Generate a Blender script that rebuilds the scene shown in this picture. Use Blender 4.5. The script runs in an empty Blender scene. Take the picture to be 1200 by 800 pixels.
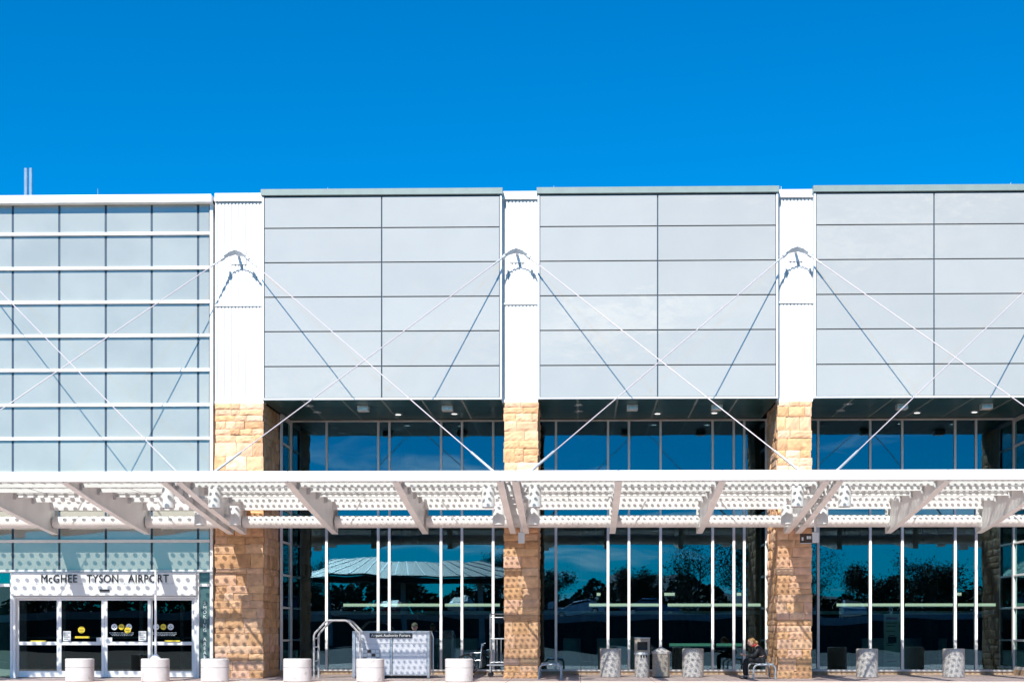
import bpy, bmesh, math, random
from mathutils import Vector, Matrix
random.seed(12)
S = bpy.context.scene
C = bpy.context.collection
R = math.radians

# ------------------------------------------------------------------ camera
F_PX, CX, CY, EYE, CAM_Y, YAW = 1640.0, 644.0, 738.0, 1.38, -40.0, R(1.25)
cam = bpy.data.cameras.new("camera")
co = bpy.data.objects.new("camera", cam); C.objects.link(co)
co.location = (0, CAM_Y, EYE); co.rotation_euler = (R(90), 0, YAW)
cam.sensor_width = 36; cam.lens = 36 * F_PX / 1200
cam.shift_x = -(CX - 600) / 1200; cam.shift_y = (CY - 400) / 1200
cam.clip_start = .1; cam.clip_end = 5000
S.camera = co
S.render.resolution_x = 1024; S.render.resolution_y = 682

# ------------------------------------------------------------------ light
SUN = Vector((-.30, -1.0, 1.05)).normalized()
EL = math.asin(SUN.z); AZ = math.atan2(SUN.x, SUN.y)
sl = bpy.data.lights.new("sun", 'SUN'); sl.energy = 4.6; sl.angle = R(.5); sl.color = (1, .965, .90)
so = bpy.data.objects.new("sun", sl); C.objects.link(so)
so.rotation_euler = SUN.to_track_quat('Z', 'Y').to_euler(); so.location = (-20, -60, 60)
W = bpy.data.worlds.new("World"); S.world = W; W.use_nodes = True
nt = W.node_tree; nt.nodes.clear()
def N(t, k, **kw):
    n = t.nodes.new(k)
    for a, b in kw.items(): setattr(n, a, b)
    return n
sky = N(nt, 'ShaderNodeTexSky', sky_type='NISHITA', sun_disc=False, sun_elevation=EL, sun_rotation=AZ % (2*math.pi))
sky.air_density = 1.0; sky.dust_density = 0.2; sky.ozone_density = 3.0
tint = N(nt, 'ShaderNodeMix', data_type='RGBA', blend_type='MULTIPLY'); tint.inputs[0].default_value = 1
tint.inputs[7].default_value = (.0, .45, .74, 1)
tc = N(nt, 'ShaderNodeTexCoord'); sp = N(nt, 'ShaderNodeSeparateXYZ'); nt.links.new(tc.outputs['Generated'], sp.inputs[0])
mp = N(nt, 'ShaderNodeMapping'); mp.inputs['Scale'].default_value = (1.3, 1.3, 15); nt.links.new(tc.outputs['Generated'], mp.inputs[0])
cn = N(nt, 'ShaderNodeTexNoise'); cn.inputs['Scale'].default_value = 2.6; cn.inputs['Detail'].default_value = 6; cn.inputs['Roughness'].default_value = .6; cn.inputs['Distortion'].default_value = .6
nt.links.new(mp.outputs[0], cn.inputs['Vector'])
def mr(t, src, a, b, c=0, d=1):
    m = N(t, 'ShaderNodeMapRange'); m.interpolation_type = 'SMOOTHSTEP'
    for i, v in enumerate((a, b, c, d)): m.inputs[i+1].default_value = v
    t.links.new(src, m.inputs[0]); return m.outputs[0]
def mul(t, a, b):
    m = N(t, 'ShaderNodeMath', operation='MULTIPLY'); t.links.new(a, m.inputs[0])
    if isinstance(b, (int, float)): m.inputs[1].default_value = b
    else: t.links.new(b, m.inputs[1])
    return m.outputs[0]
neg = mul(nt, sp.outputs[1], -1.0)
cf = mul(nt, mul(nt, mr(nt, cn.outputs[0], .53, .70, 0, .6), mr(nt, neg, -.2, .5)), mul(nt, mr(nt, sp.outputs[2], .0, .05), mr(nt, sp.outputs[2], .55, .25)))
cl = N(nt, 'ShaderNodeMix', data_type='RGBA'); cl.inputs[7].default_value = (9.0, 9.6, 10.0, 1)
nt.links.new(sky.outputs[0], tint.inputs[6]); nt.links.new(tint.outputs[2], cl.inputs[6]); nt.links.new(cf, cl.inputs[0])
bg = N(nt, 'ShaderNodeBackground'); bg.inputs[1].default_value = .11
wo = N(nt, 'ShaderNodeOutputWorld'); nt.links.new(cl.outputs[2], bg.inputs[0]); nt.links.new(bg.outputs[0], wo.inputs[0])
S.view_settings.view_transform = 'Standard'; S.view_settings.look = 'None'; S.view_settings.gamma = 1
S.view_settings.exposure = 1.0
try:
    S.cycles.max_bounces = 8; S.cycles.transparent_max_bounces = 12; S.cycles.glossy_bounces = 4; S.cycles.caustics_reflective = False; S.cycles.caustics_refractive = False
except Exception: pass

# ------------------------------------------------------------------ survey of the photograph -> metres
def ray(px, py):
    u = (px - CX) / F_PX; v = (CY - py) / F_PX
    return Vector((-math.sin(YAW) + u*math.cos(YAW), math.cos(YAW) + u*math.sin(YAW), v))
def X(px, y=0.0):
    d = ray(px, 700); return d.x / d.y * (y - CAM_Y)
def Z(py, y=0.0, px=640):
    d = ray(px, py); return EYE + d.z / d.y * (y - CAM_Y)

# ------------------------------------------------------------------ materials
MATS = {}
def mat(name, col, rough=.5, metal=0.0, var=.10, scale=3.0, bump=0.0, bscale=40.0, coat=0.0, objvar=0.0, spec=.5, stretch=None, hue=None, spots=None, cior=1.5):
    m = bpy.data.materials.new(name); m.use_nodes = True; t = m.node_tree
    p = t.nodes['Principled BSDF']; L = t.links.new
    p.inputs['Roughness'].default_value = rough; p.inputs['Metallic'].default_value = metal
    p.inputs['Specular IOR Level'].default_value = spec
    if coat: p.inputs['Coat Weight'].default_value = coat; p.inputs['Coat Roughness'].default_value = .04; p.inputs['Coat IOR'].default_value = cior
    g = N(t, 'ShaderNodeNewGeometry'); v = g.outputs['Position']
    if stretch:
        q = N(t, 'ShaderNodeMapping'); q.inputs['Scale'].default_value = stretch; L(v, q.inputs[0]); v = q.outputs[0]
    n = N(t, 'ShaderNodeTexNoise'); n.inputs['Scale'].default_value = scale; n.inputs['Detail'].default_value = 5; L(v, n.inputs['Vector'])
    mx = N(t, 'ShaderNodeMix', data_type='RGBA')
    a = [c*(1-var) for c in col]; b = [min(1, c*(1+var)) for c in col]
    mx.inputs[6].default_value = (*a, 1); mx.inputs[7].default_value = (*b, 1)
    L(mr(t, n.outputs[0], .3, .7), mx.inputs[0]); out = mx.outputs[2]
    if objvar or hue:
        oi = N(t, 'ShaderNodeObjectInfo'); rp = N(t, 'ShaderNodeValToRGB'); rp.color_ramp.interpolation = 'LINEAR'
        cols = hue if hue else [(1-objvar,)*3, (1+objvar*.5,)*3]
        e = rp.color_ramp.elements; e[0].color = (*cols[0], 1); e[1].color = (*cols[-1], 1)
        for i, c in enumerate(cols[1:-1]): e.new((i+1)/(len(cols)-1)).color = (*c, 1)
        L(oi.outputs['Random'], rp.inputs[0])
        m2 = N(t, 'ShaderNodeMix', data_type='RGBA', blend_type='MULTIPLY'); m2.inputs[0].default_value = 1
        L(out, m2.inputs[6]); L(rp.outputs[0], m2.inputs[7]); out = m2.outputs[2]
    if spots:
        n3 = N(t, 'ShaderNodeTexNoise'); n3.inputs['Scale'].default_value = spots[0]; n3.inputs['Detail'].default_value = 3; L(v, n3.inputs['Vector'])
        m3 = N(t, 'ShaderNodeMix', data_type='RGBA'); m3.inputs[7].default_value = (*spots[1], 1)
        L(mr(t, n3.outputs[0], spots[2], spots[2]+.12, 0, spots[3]), m3.inputs[0]); L(out, m3.inputs[6]); out = m3.outputs[2]
    L(out, p.inputs['Base Color'])
    if bump:
        n2 = N(t, 'ShaderNodeTexNoise'); n2.inputs['Scale'].default_value = bscale; n2.inputs['Detail'].default_value = 6; L(v, n2.inputs['Vector'])
        bp = N(t, 'ShaderNodeBump'); bp.inputs['Strength'].default_value = 1; bp.inputs['Distance'].default_value = bump
        L(n2.outputs[0], bp.inputs['Height']); L(bp.outputs[0], p.inputs['Normal'])
        if coat: L(bp.outputs[0], p.inputs['Coat Normal'])
    MATS[name] = m; return m
def emis(name, col, s):
    m = bpy.data.materials.new(name); m.use_nodes = True; p = m.node_tree.nodes['Principled BSDF']
    p.inputs['Base Color'].default_value = (*col, 1); p.inputs['Emission Color'].default_value = (*col, 1); p.inputs['Emission Strength'].default_value = s
    return m
def glassmat(name, refl, tcol, fac, wave=.0):
    m = bpy.data.materials.new(name); m.use_nodes = True; t = m.node_tree; t.nodes.clear(); L = t.links.new
    g = N(t, 'ShaderNodeBsdfGlossy'); g.inputs['Color'].default_value = (*refl, 1); g.inputs['Roughness'].default_value = .0
    tr = N(t, 'ShaderNodeBsdfTransparent'); tr.inputs['Color'].default_value = (*tcol, 1)
    mx = N(t, 'ShaderNodeMixShader'); fr = N(t, 'ShaderNodeFresnel'); fr.inputs[0].default_value = 1.5
    mm = N(t, 'ShaderNodeMapRange'); L(fr.outputs[0], mm.inputs[0]); mm.inputs[1].default_value = .04; mm.inputs[2].default_value = 1; mm.inputs[3].default_value = fac; mm.inputs[4].default_value = 1
    L(mm.outputs[0], mx.inputs[0]); L(tr.outputs[0], mx.inputs[1]); L(g.outputs[0], mx.inputs[2])
    if wave:
        ge = N(t, 'ShaderNodeNewGeometry'); oi = N(t, 'ShaderNodeObjectInfo')
        ad = N(t, 'ShaderNodeVectorMath', operation='ADD'); sc = N(t, 'ShaderNodeVectorMath', operation='SCALE'); cb = N(t, 'ShaderNodeCombineXYZ')
        for i in range(3): L(oi.outputs['Random'], cb.inputs[i])
        L(cb.outputs[0], sc.inputs[0]); sc.inputs['Scale'].default_value = 60
        L(ge.outputs['Position'], ad.inputs[0]); L(sc.outputs[0], ad.inputs[1])
        n = N(t, 'ShaderNodeTexNoise'); n.inputs['Scale'].default_value = .8; n.inputs['Detail'].default_value = 0; L(ad.outputs[0], n.inputs['Vector'])
        bp = N(t, 'ShaderNodeBump'); bp.inputs['Distance'].default_value = wave; L(n.outputs[0], bp.inputs['Height']); L(bp.outputs[0], g.inputs['Normal'])
    o = N(t, 'ShaderNodeOutputMaterial'); L(mx.outputs[0], o.inputs[0]); return m
def fritmat(name, dx, dy, r):
    """clear roof glass printed with rows of round white dots, every second row set over by half a step"""
    m = bpy.data.materials.new(name); m.use_nodes = True; t = m.node_tree; t.nodes.clear(); L = t.links.new
    g = N(t, 'ShaderNodeNewGeometry'); s = N(t, 'ShaderNodeSeparateXYZ'); L(g.outputs['Position'], s.inputs[0])
    def M(op, a, b=None):
        q = N(t, 'ShaderNodeMath', operation=op)
        for i, v in enumerate((a, b)):
            if v is None: continue
            if isinstance(v, (int, float)): q.inputs[i].default_value = v
            else: L(v, q.inputs[i])
        return q.outputs[0]
    yy = M('DIVIDE', s.outputs[1], dy); row = M('FLOOR', yy); fy = M('SUBTRACT', M('FRACT', yy), .5)
    sh = M('MULTIPLY', M('FLOORED_MODULO', row, 2.0), .5)
    fx = M('SUBTRACT', M('FRACT', M('ADD', M('DIVIDE', s.outputs[0], dx), sh)), .5)
    a = M('MULTIPLY', fx, dx); b = M('MULTIPLY', fy, dy)
    d = M('SQRT', M('ADD', M('MULTIPLY', a, a), M('MULTIPLY', b, b)))
    mask = M('MULTIPLY', M('LESS_THAN', d, r), .64)
    tr = N(t, 'ShaderNodeBsdfTransparent'); tr.inputs['Color'].default_value = (.93, .95, .95, 1)
    df = N(t, 'ShaderNodeBsdfDiffuse'); df.inputs['Color'].default_value = (.8, .8, .8, 1)
    tl = N(t, 'ShaderNodeBsdfTranslucent'); tl.inputs['Color'].default_value = (.6, .6, .6, 1)
    ms = N(t, 'ShaderNodeMixShader'); ms.inputs[0].default_value = .25; L(df.outputs[0], ms.inputs[1]); L(tl.outputs[0], ms.inputs[2])
    gl = N(t, 'ShaderNodeBsdfGlossy'); gl.inputs['Roughness'].default_value = .02
    fz = N(t, 'ShaderNodeFresnel'); fz.inputs[0].default_value = 1.4; m0 = N(t, 'ShaderNodeMixShader'); L(fz.outputs[0], m0.inputs[0]); L(tr.outputs[0], m0.inputs[1]); L(gl.outputs[0], m0.inputs[2])
    mx = N(t, 'ShaderNodeMixShader'); L(mask, mx.inputs[0]); L(m0.outputs[0], mx.inputs[1]); L(ms.outputs[0], mx.inputs[2])
    o = N(t, 'ShaderNodeOutputMaterial'); L(mx.outputs[0], o.inputs[0]); return m

etch = mat('etched_glass', (.08, .14, .14), .15, var=.1, coat=.5)
white = mat('white_paint', (.82, .81, .80), .45, var=.06, scale=1.5, stretch=(1, 1, .4))
rodm = mat('rod_paint', (.42, .37, .40), .4, var=.04)
whiteb = mat('white_bracket', (.70, .71, .73), .4, var=.05)
corr = mat('white_corrugated', (.56, .555, .55), .5, var=.06, scale=2, stretch=(4, 4, .3))
panel = mat('panel_grey', (.385, .362, .318), .26, metal=.0, var=.02, scale=.8, coat=1, cior=2.1, bump=.02, bscale=.5, objvar=.05)
pane_pale = mat('curtain_pane', (.315, .315, .275), .22, var=.06, scale=.7, coat=1, cior=2.1, bump=.003, bscale=.7, objvar=.04)
frame_blue = mat('dark_joint', (.02, .05, .09), .5)
capm = mat('grey_green_cap', (.20, .25, .24), .4, var=.05)
trim = mat('pale_trim', (.62, .66, .70), .4, var=.04)
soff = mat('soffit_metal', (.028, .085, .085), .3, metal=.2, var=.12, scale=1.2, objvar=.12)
seam = mat('soffit_seam', (.34, .38, .36), .5)
mull = mat('mullion_paint', (.78, .76, .74), .4, var=.04)
alum = mat('brushed_aluminium', (.60, .62, .64), .32, metal=.8, var=.08, scale=8)
steelg = mat('grey_steel', (.42, .44, .47), .4, metal=.4, var=.08)
mort = mat('mortar', (.52, .36, .23), .9, var=.2, bump=.004)
stone = mat('sandstone', (.65, .405, .245), .85, var=.16, scale=5, bump=.006, bscale=16,
            hue=[(1.0, .92, .80), (.74, .64, .54), (1.15, 1.22, 1.35), (.98, .86, .68), (1.08, 1.05, 1.2), (.88, .78, .62), (1.05, 1.0, .88), (.95, .93, 1.0)], spots=(3.2, (.30, .16, .06), .64, .4))
ashl = mat('base_wall_stone', (.52, .38, .25), .85, var=.15, bump=.006, objvar=.12)
conc = mat('pale_concrete', (.60, .465, .42), .85, var=.12, scale=2.2, bump=.003, bscale=60, objvar=.06, spots=(1.3, (.44, .36, .32), .60, .45))
kerbm = mat('kerb_concrete', (.50, .46, .42), .85, var=.1, bump=.003)
aggr = mat('exposed_aggregate', (.50, .46, .43), .9, var=.35, scale=38, bump=.006, bscale=55)
aggr2 = mat('tan_aggregate', (.34, .29, .24), .9, var=.4, scale=45, bump=.006, bscale=60)
drumw = mat('white_concrete', (.46, .44, .435), .7, var=.08, scale=3, bump=.0015, bscale=40, spots=(5, (.24, .22, .21), .60, .5))
asph = mat('asphalt', (.06, .058, .055), .9, var=.25, scale=6, bump=.004)
grassm = mat('grass', (.06, .09, .03), .95, var=.4, scale=.6, bump=.03, bscale=8)
paintw = mat('road_paint', (.78, .78, .75), .7, var=.1)
black = mat('black_plastic', (.012, .012, .014), .4)
dark = mat('dark_interior', (.015, .016, .018), .8, var=.3, scale=1)
carpet = mat('interior_floor', (.015, .015, .018), .6, var=.3)
brown = mat('brown_sign', (.055, .03, .02), .5)
yellow = mat('yellow_vinyl', (.75, .55, .03), .5)
stick = mat('white_vinyl', (.75, .75, .75), .5)
redp = mat('red_print', (.5, .03, .03), .5)
tinted = glassmat('reflective_glass', (.40, .64, .82), (.60, .76, .72), .165, wave=.003)
sideg = glassmat('side_glass', (.45, .80, .76), (.16, .30, .28), .28, wave=.006)
doorg = glassmat('door_glass', (.55, .65, .66), (.40, .44, .44), .10, wave=.002)
frit_big = fritmat('frit_large_dots', .275, .215, .066)
frit_small = fritmat('frit_small_dots', .165, .150, .044)
leafm = mat('foliage', (.035, .05, .02), .8, var=.5, scale=3)
bark = mat('bark', (.10, .075, .05), .9, var=.3, scale=8)
skin = mat('skin', (.55, .33, .24), .55, var=.06, scale=20)
jacket = mat('dark_jacket', (.010, .011, .014), .6, var=.3, scale=14, bump=.004, bscale=20)
trous = mat('black_trousers', (.006, .006, .008), .8, var=.3, scale=14)
hairm = mat('blond_hair', (.32, .17, .06), .6, var=.3, scale=40)
redcl = mat('red_collar', (.5, .02, .03), .7)
bluecl = mat('blue_shirt', (.04, .12, .35), .7)
capcl = mat('olive_cap', (.08, .09, .06), .8)
glowm = emis('glow_cream', (.95, .85, .68), .75)  # emissive colours for the added strips behind the glass
glowt = emis('glow_teal', (.25, .60, .45), .3)
lampw = emis('lamp_lens', (.9, .9, .85), .9)
tealp = mat('poster_teal', (.78, .85, .80), .5)

# ------------------------------------------------------------------ helpers
class MB:
    def __init__(s): s.v = []; s.f = []
    def add(s, vs, fs):
        n = len(s.v); s.v += [tuple(v) for v in vs]; s.f += [tuple(i+n for i in f) for f in fs]; return s
    def box(s, x0, x1, y0, y1, z0, z1):
        if x0 > x1: x0, x1 = x1, x0
        if y0 > y1: y0, y1 = y1, y0
        if z0 > z1: z0, z1 = z1, z0
        return s.add([(x0,y0,z0),(x1,y0,z0),(x1,y1,z0),(x0,y1,z0),(x0,y0,z1),(x1,y0,z1),(x1,y1,z1),(x0,y1,z1)],
                     [(0,3,2,1),(4,5,6,7),(0,1,5,4),(1,2,6,5),(2,3,7,6),(3,0,4,7)])
    def cbox(s, x0, x1, y0, y1, z0, z1, c=.01):
        """box with chamfered edges"""
        bm = bmesh.new(); bmesh.ops.create_cube(bm, size=1)
        for v in bm.verts: v.co = ((x0+x1)/2+v.co.x*abs(x1-x0), (y0+y1)/2+v.co.y*abs(y1-y0), (z0+z1)/2+v.co.z*abs(z1-z0))
        bmesh.ops.bevel(bm, geom=bm.edges[:], offset=c, segments=1, affect='EDGES')
        return s.bm(bm)
    def bm(s, bm, M=None):
        bm.verts.index_update()
        vs = [(M @ v.co) if M else v.co.copy() for v in bm.verts]; fs = [[v.index for v in f.verts] for f in bm.faces]
        bm.free(); return s.add(vs, fs)
    def tube(s, pts, r, n=8, cap=True):
        pts = [Vector(p) for p in pts]; rings = []
        rr = r if isinstance(r, (list, tuple)) else [r]*len(pts)
        up = None
        for i, p in enumerate(pts):
            a = pts[max(i-1, 0)]; b = pts[min(i+1, len(pts)-1)]; d = (b-a).normalized()
            if up is None: up = d.orthogonal().normalized()
            up = (up - d*up.dot(d)).normalized(); sd = d.cross(up)
            rings.append([p + (up*math.cos(2*math.pi*k/n) + sd*math.sin(2*math.pi*k/n))*rr[i] for k in range(n)])
        vs = [v for g in rings for v in g]; fs = []
        for i in range(len(pts)-1):
            for k in range(n): fs.append((i*n+k, i*n+(k+1)%n, (i+1)*n+(k+1)%n, (i+1)*n+k))
        if cap: fs += [tuple(range(n))[::-1], tuple((len(pts)-1)*n+k for k in range(n))]
        return s.add(vs, fs)
    def lathe(s, prof, c=(0,0,0), n=24):
        vs = []; fs = []
        for (r, z) in prof:
            for k in range(n): a = 2*math.pi*k/n; vs.append((c[0]+r*math.cos(a), c[1]+r*math.sin(a), c[2]+z))
        for i in range(len(prof)-1):
            for k in range(n): fs.append((i*n+k, i*n+(k+1)%n, (i+1)*n+(k+1)%n, (i+1)*n+k))
        fs += [tuple(range(n))[::-1], tuple((len(prof)-1)*n+k for k in range(n))]
        return s.add(vs, fs)
    def prism(s, poly, a0, a1, axis='x'):
        """poly = (p, q) pairs; axis x: (y, z), axis y: (x, z), axis z: (x, y)"""
        f = {'x': lambda a, p, q: (a, p, q), 'y': lambda a, p, q: (p, a, q), 'z': lambda a, p, q: (p, q, a)}[axis]
        n = len(poly); vs = [f(a0, *p) for p in poly] + [f(a1, *p) for p in poly]
        fs = [tuple(range(n))[::-1], tuple(range(n, 2*n))] + [(i, (i+1) % n, n+(i+1) % n, n+i) for i in range(n)]
        return s.add(vs, fs)
    def mesh(s, name, m, smooth=False):
        me = bpy.data.meshes.new(name); me.from_pydata(s.v, [], s.f)
        for q in (m if isinstance(m, (list, tuple)) else [m]): me.materials.append(q)
        b = bmesh.new(); b.from_mesh(me); bmesh.ops.recalc_face_normals(b, faces=b.faces); b.to_mesh(me); b.free()
        if smooth:
            me.polygons.foreach_set('use_smooth', [True]*len(me.polygons))
            try: me.set_sharp_from_angle(angle=R(40))
            except Exception: pass
        return me
    def build(s, name, m, parent=None, smooth=False, **tags):
        o = bpy.data.objects.new(name, s.mesh(name, m, smooth)); C.objects.link(o)
        if parent: o.parent = parent
        for k, v in tags.items(): o[k] = v
        return o
def place(name, me, parent, loc=(0,0,0), rot=(0,0,0), sc=(1,1,1)):
    o = bpy.data.objects.new(name, me); C.objects.link(o); o.parent = parent; o.location = loc; o.rotation_euler = rot; o.scale = sc; return o
def empty(name, label=None, cat=None, loc=(0,0,0), rz=0, group=None, kind=None):
    o = bpy.data.objects.new(name, None); C.objects.link(o); o.location = loc; o.rotation_euler = (0,0,rz); o.empty_display_size = .3
    if label: o['label'] = label
    if cat: o['category'] = cat
    if group: o['group'] = group
    if kind: o['kind'] = kind
    return o
def tag(o, label, cat, group=None):
    o['label'] = label; o['category'] = cat
    if group: o['group'] = group
    return o
def copy_tree(o, parent=None):
    c = o.copy(); C.objects.link(c)
    if parent: c.parent = parent
    for ch in list(o.children): copy_tree(ch, c)
    return c
def text(name, body, size, m, parent, loc, rot=(R(90),0,0), ext=.01, align='CENTER', sx=1.0, sp=1.0, **tags):
    cu = bpy.data.curves.new(name, 'FONT'); cu.body = body; cu.size = size; cu.extrude = ext; cu.align_x = align; cu.align_y = 'CENTER'; cu.space_character = sp; cu.resolution_u = 3
    cu.space_line = .92
    t = bpy.data.objects.new('tmp', cu); C.objects.link(t)
    me = bpy.data.meshes.new_from_object(t.evaluated_get(bpy.context.evaluated_depsgraph_get()))
    bpy.data.objects.remove(t); bpy.data.curves.remove(cu)
    me.materials.clear(); me.materials.append(m)
    o = place(name, me, parent, loc, rot, (sx, 1, 1))
    for k, v in tags.items(): o[k] = v
    return o

# ------------------------------------------------------------------ key planes (metres; y grows towards the building)
Y_STRIP, Y_STONE, Y_GLASS, Y_CW, Y_FR = .25, .17, 3.72, .30, -6.6
Z_SOF = Z(467.5); Z_TOP = Z(220)
ROOF_Z = 5.10
boxes = [(X(307), X(588)), (X(630), X(912)), (X(954), X(1236))]
b0 = (X(307) - 7.9 - .2 - 1.4, X(307) - 1.4)
# ================================================================== GROUND
G = MB().box(-900, 900, -1200, 900, -.6, -.20).build('ground', grassm, kind='structure')
rd = MB().box(-300, 300, -61.8, -8.15, -.199, -.15).build('road', asph, kind='structure')
mk = MB()
for i in range(-30, 31): mk.box(i*6, i*6+3, -25.07, -24.93, -.15, -.146)
mk.box(-300, 300, -9.0, -8.85, -.15, -.146)
mk.build('lane_marking', paintw, rd)
kb = MB().cbox(-60, 60, -8.15, -8.0, -.199, .0, .015).build('kerb', kerbm, kind='structure')
sw = MB().box(-60, 60, -7.998, 4.2, -.199, -.03).build('sidewalk', kerbm, kind='structure')
pit = 1.98; x0s = X(508, -2.5) - 14*pit
slab = {}
for j, (ya, yb) in enumerate([(-7.998, -6.0), (-6.0, -4.0), (-4.0, -2.0), (-2.0, 0.0), (0.0, 1.9), (1.9, 3.72)]):
    for i in range(30):
        key = (round(yb-ya, 3)); 
        if key not in slab: slab[key] = MB().cbox(0, pit-.014, 0, key-.014, -.031, .0, .006).mesh('slab', conc)
        if i < 24: place('slab', slab[key], sw, (x0s + i*pit, ya+.007, random.uniform(-.0015, .0015)))
#fs = MB().cbox(-60, 60, -47, -42, -.199, .0, .02).build('far_pavement', kerbm, kind='structure')

# ================================================================== TERMINAL BUILDING
T = empty('terminal_building', 'long white and grey airport terminal with projecting panel boxes and dark glass below', 'building')
# --- projecting boxes
boxlist = []
for bi, (xa, xb) in enumerate(boxes):
    B = MB().box(xa+.02, xb-.02, .05, Y_GLASS+.1, Z_SOF+.03, Z_TOP-.05).build('upper_box', frame_blue, T)
    MB().cbox(xa-.03, xb+.03, -.05, Y_GLASS+.1, Z(227.6), Z_TOP, .012).build('roof_cap', capm, B)
    # frame trims
    MB().cbox(xa, xa+.055, .0, .06, Z_SOF+.055, Z(228), .006).build('edge_trim', trim, B)
    MB().cbox(xb-.055, xb, .0, .06, Z_SOF+.055, Z(228), .006).build('edge_trim', trim, B)
    MB().cbox(xa, xb, -.012, .06, Z_SOF, Z_SOF+.053, .006).build('edge_trim', trim, B)
    MB().box(xa-.001, xa+.02, .06, Y_GLASS+.1, Z_SOF+.01, Z(228)).build('side_cladding', trim, B)
    MB().box(xb-.02, xb+.001, .06, Y_GLASS+.1, Z_SOF+.01, Z(228)).build('side_cladding', trim, B)
    xm = (xa+xb)/2
    zs = [Z(p) for p in (465.3, 428, 387, 346.5, 306, 265.5, 228.6)]
    for (p, q) in ((xa+.075, xm-.018), (xm+.018, xb-.075)):
        for k in range(6):
            o = MB().cbox(0, q-p, 0, .045, 0, zs[k+1]-zs[k]-.03, .004).build('panel', panel, B)
            o.location = (p, .012, zs[k]+.015)
    boxlist.append(B)
# --- solid body behind and roof
body = MB()
body.box(-40, 60, 14, 30, 0, Z_TOP-.3)
body.box(-40, 60, Y_GLASS+.1, 14, Z_SOF+.2, Z_TOP-.3)
body.box(-40, X(307), .62, 14, Z_SOF+.1, Z(226)-.1)
body.box(60, 60.2, .6, 14, 0, Z_SOF+.2); body.box(-40.2, -40, .6, 14, 0, Z_SOF+.2)
body.build('wall', dark, T)
MB().box(-40, 60, .45, 14, -.03, -.004).build('interior_floor', carpet, T)
# --- white strips above the pillars
strips = [(X(249.5), X(307)), (X(588), X(630)), (X(912), X(954)), (X(1236), X(1278))]
strips.insert(0, (X(249.5)-7.9-1.0, X(249.5)-7.9))
STR = []
for si, (xa, xb) in enumerate(strips):
    if si == 0: xa, xb = X(-75), X(-18)
    m = MB(); pr = []; x = xa + .0; step = .098; n = int((xb-xa)/step)
    step = (xb-xa)/n
    for i in range(n):
        x = xa + i*step
        pr += [(x, Y_STRIP), (x+step*.62, Y_STRIP), (x+step*.70, Y_STRIP+.022), (x+step*.92, Y_STRIP+.022)]
    pr += [(xb, Y_STRIP), (xb, Y_STRIP+.35), (xa, Y_STRIP+.35)]
    m.prism(pr, Z(468.5, .25), Z(357.2, .25), 'z'); m.prism(pr, Z(354.6, .25), Z(231, .25), 'z')
    st = m.build('corrugated_strip', corr, T)
    y = Y_STRIP
    MB().cbox(xa, xb, y-.03, y+.3, Z(357.0, y), Z(354.8, y), .006).build('flashing', white, st)
    MB().cbox(xa, xb, y-.045, y+.3, Z(471.5, y), Z(468.6, y), .006).build('flashing', white, st)
    e = .0 if si != 1 else 0
    zt = Z(222.7, .1)
    MB().prism([(.19, Z(231.8,.1)), (.19, zt), (1.2, zt+.02), (1.2, zt-.3), (.24, Z(231.8,.1))], xa+.002, xb-.002, 'x').build('parapet_cap', white, st)
    STR.append(st)
# --- stone pillars
svar = []
for k in range(10):
    m = MB(); nx, nz = 6, 4; rnd = random.Random(k)
    vs = []; fs = []
    for j in range(nz+1):
        for i in range(nx+1):
            e = min(i, nx-i, 1)*min(j, nz-j, 1)
            d = (-.5 - rnd.uniform(.02, .11)) if e else -.46
            jx = rnd.uniform(-.012, .012); jz = rnd.uniform(-.03, .03)
            vs.append((-.5+i/nx+jx, d, -.5+j/nz+jz))
    for j in range(nz):
        for i in range(nx): a = j*(nx+1)+i; fs.append((a, a+1, a+nx+2, a+nx+1))
    b = len(vs); vs += [(-.5,.5,-.5),(.5,.5,-.5),(.5,.5,.5),(-.5,.5,.5)]
    bot = list(range(nx+1)); top = [nz*(nx+1)+i for i in range(nx+1)]; lf = [j*(nx+1) for j in range(nz+1)]; rt = [j*(nx+1)+nx for j in range(nz+1)]
    fs += [tuple(bot+[b+1, b]), tuple(top+[b+2, b+3]), tuple(lf+[b+3, b]), tuple(rt+[b+2, b+1]), (b, b+1, b+2, b+3)]
    m.add(vs, fs); svar.append(m.mesh('stone', stone))
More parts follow.
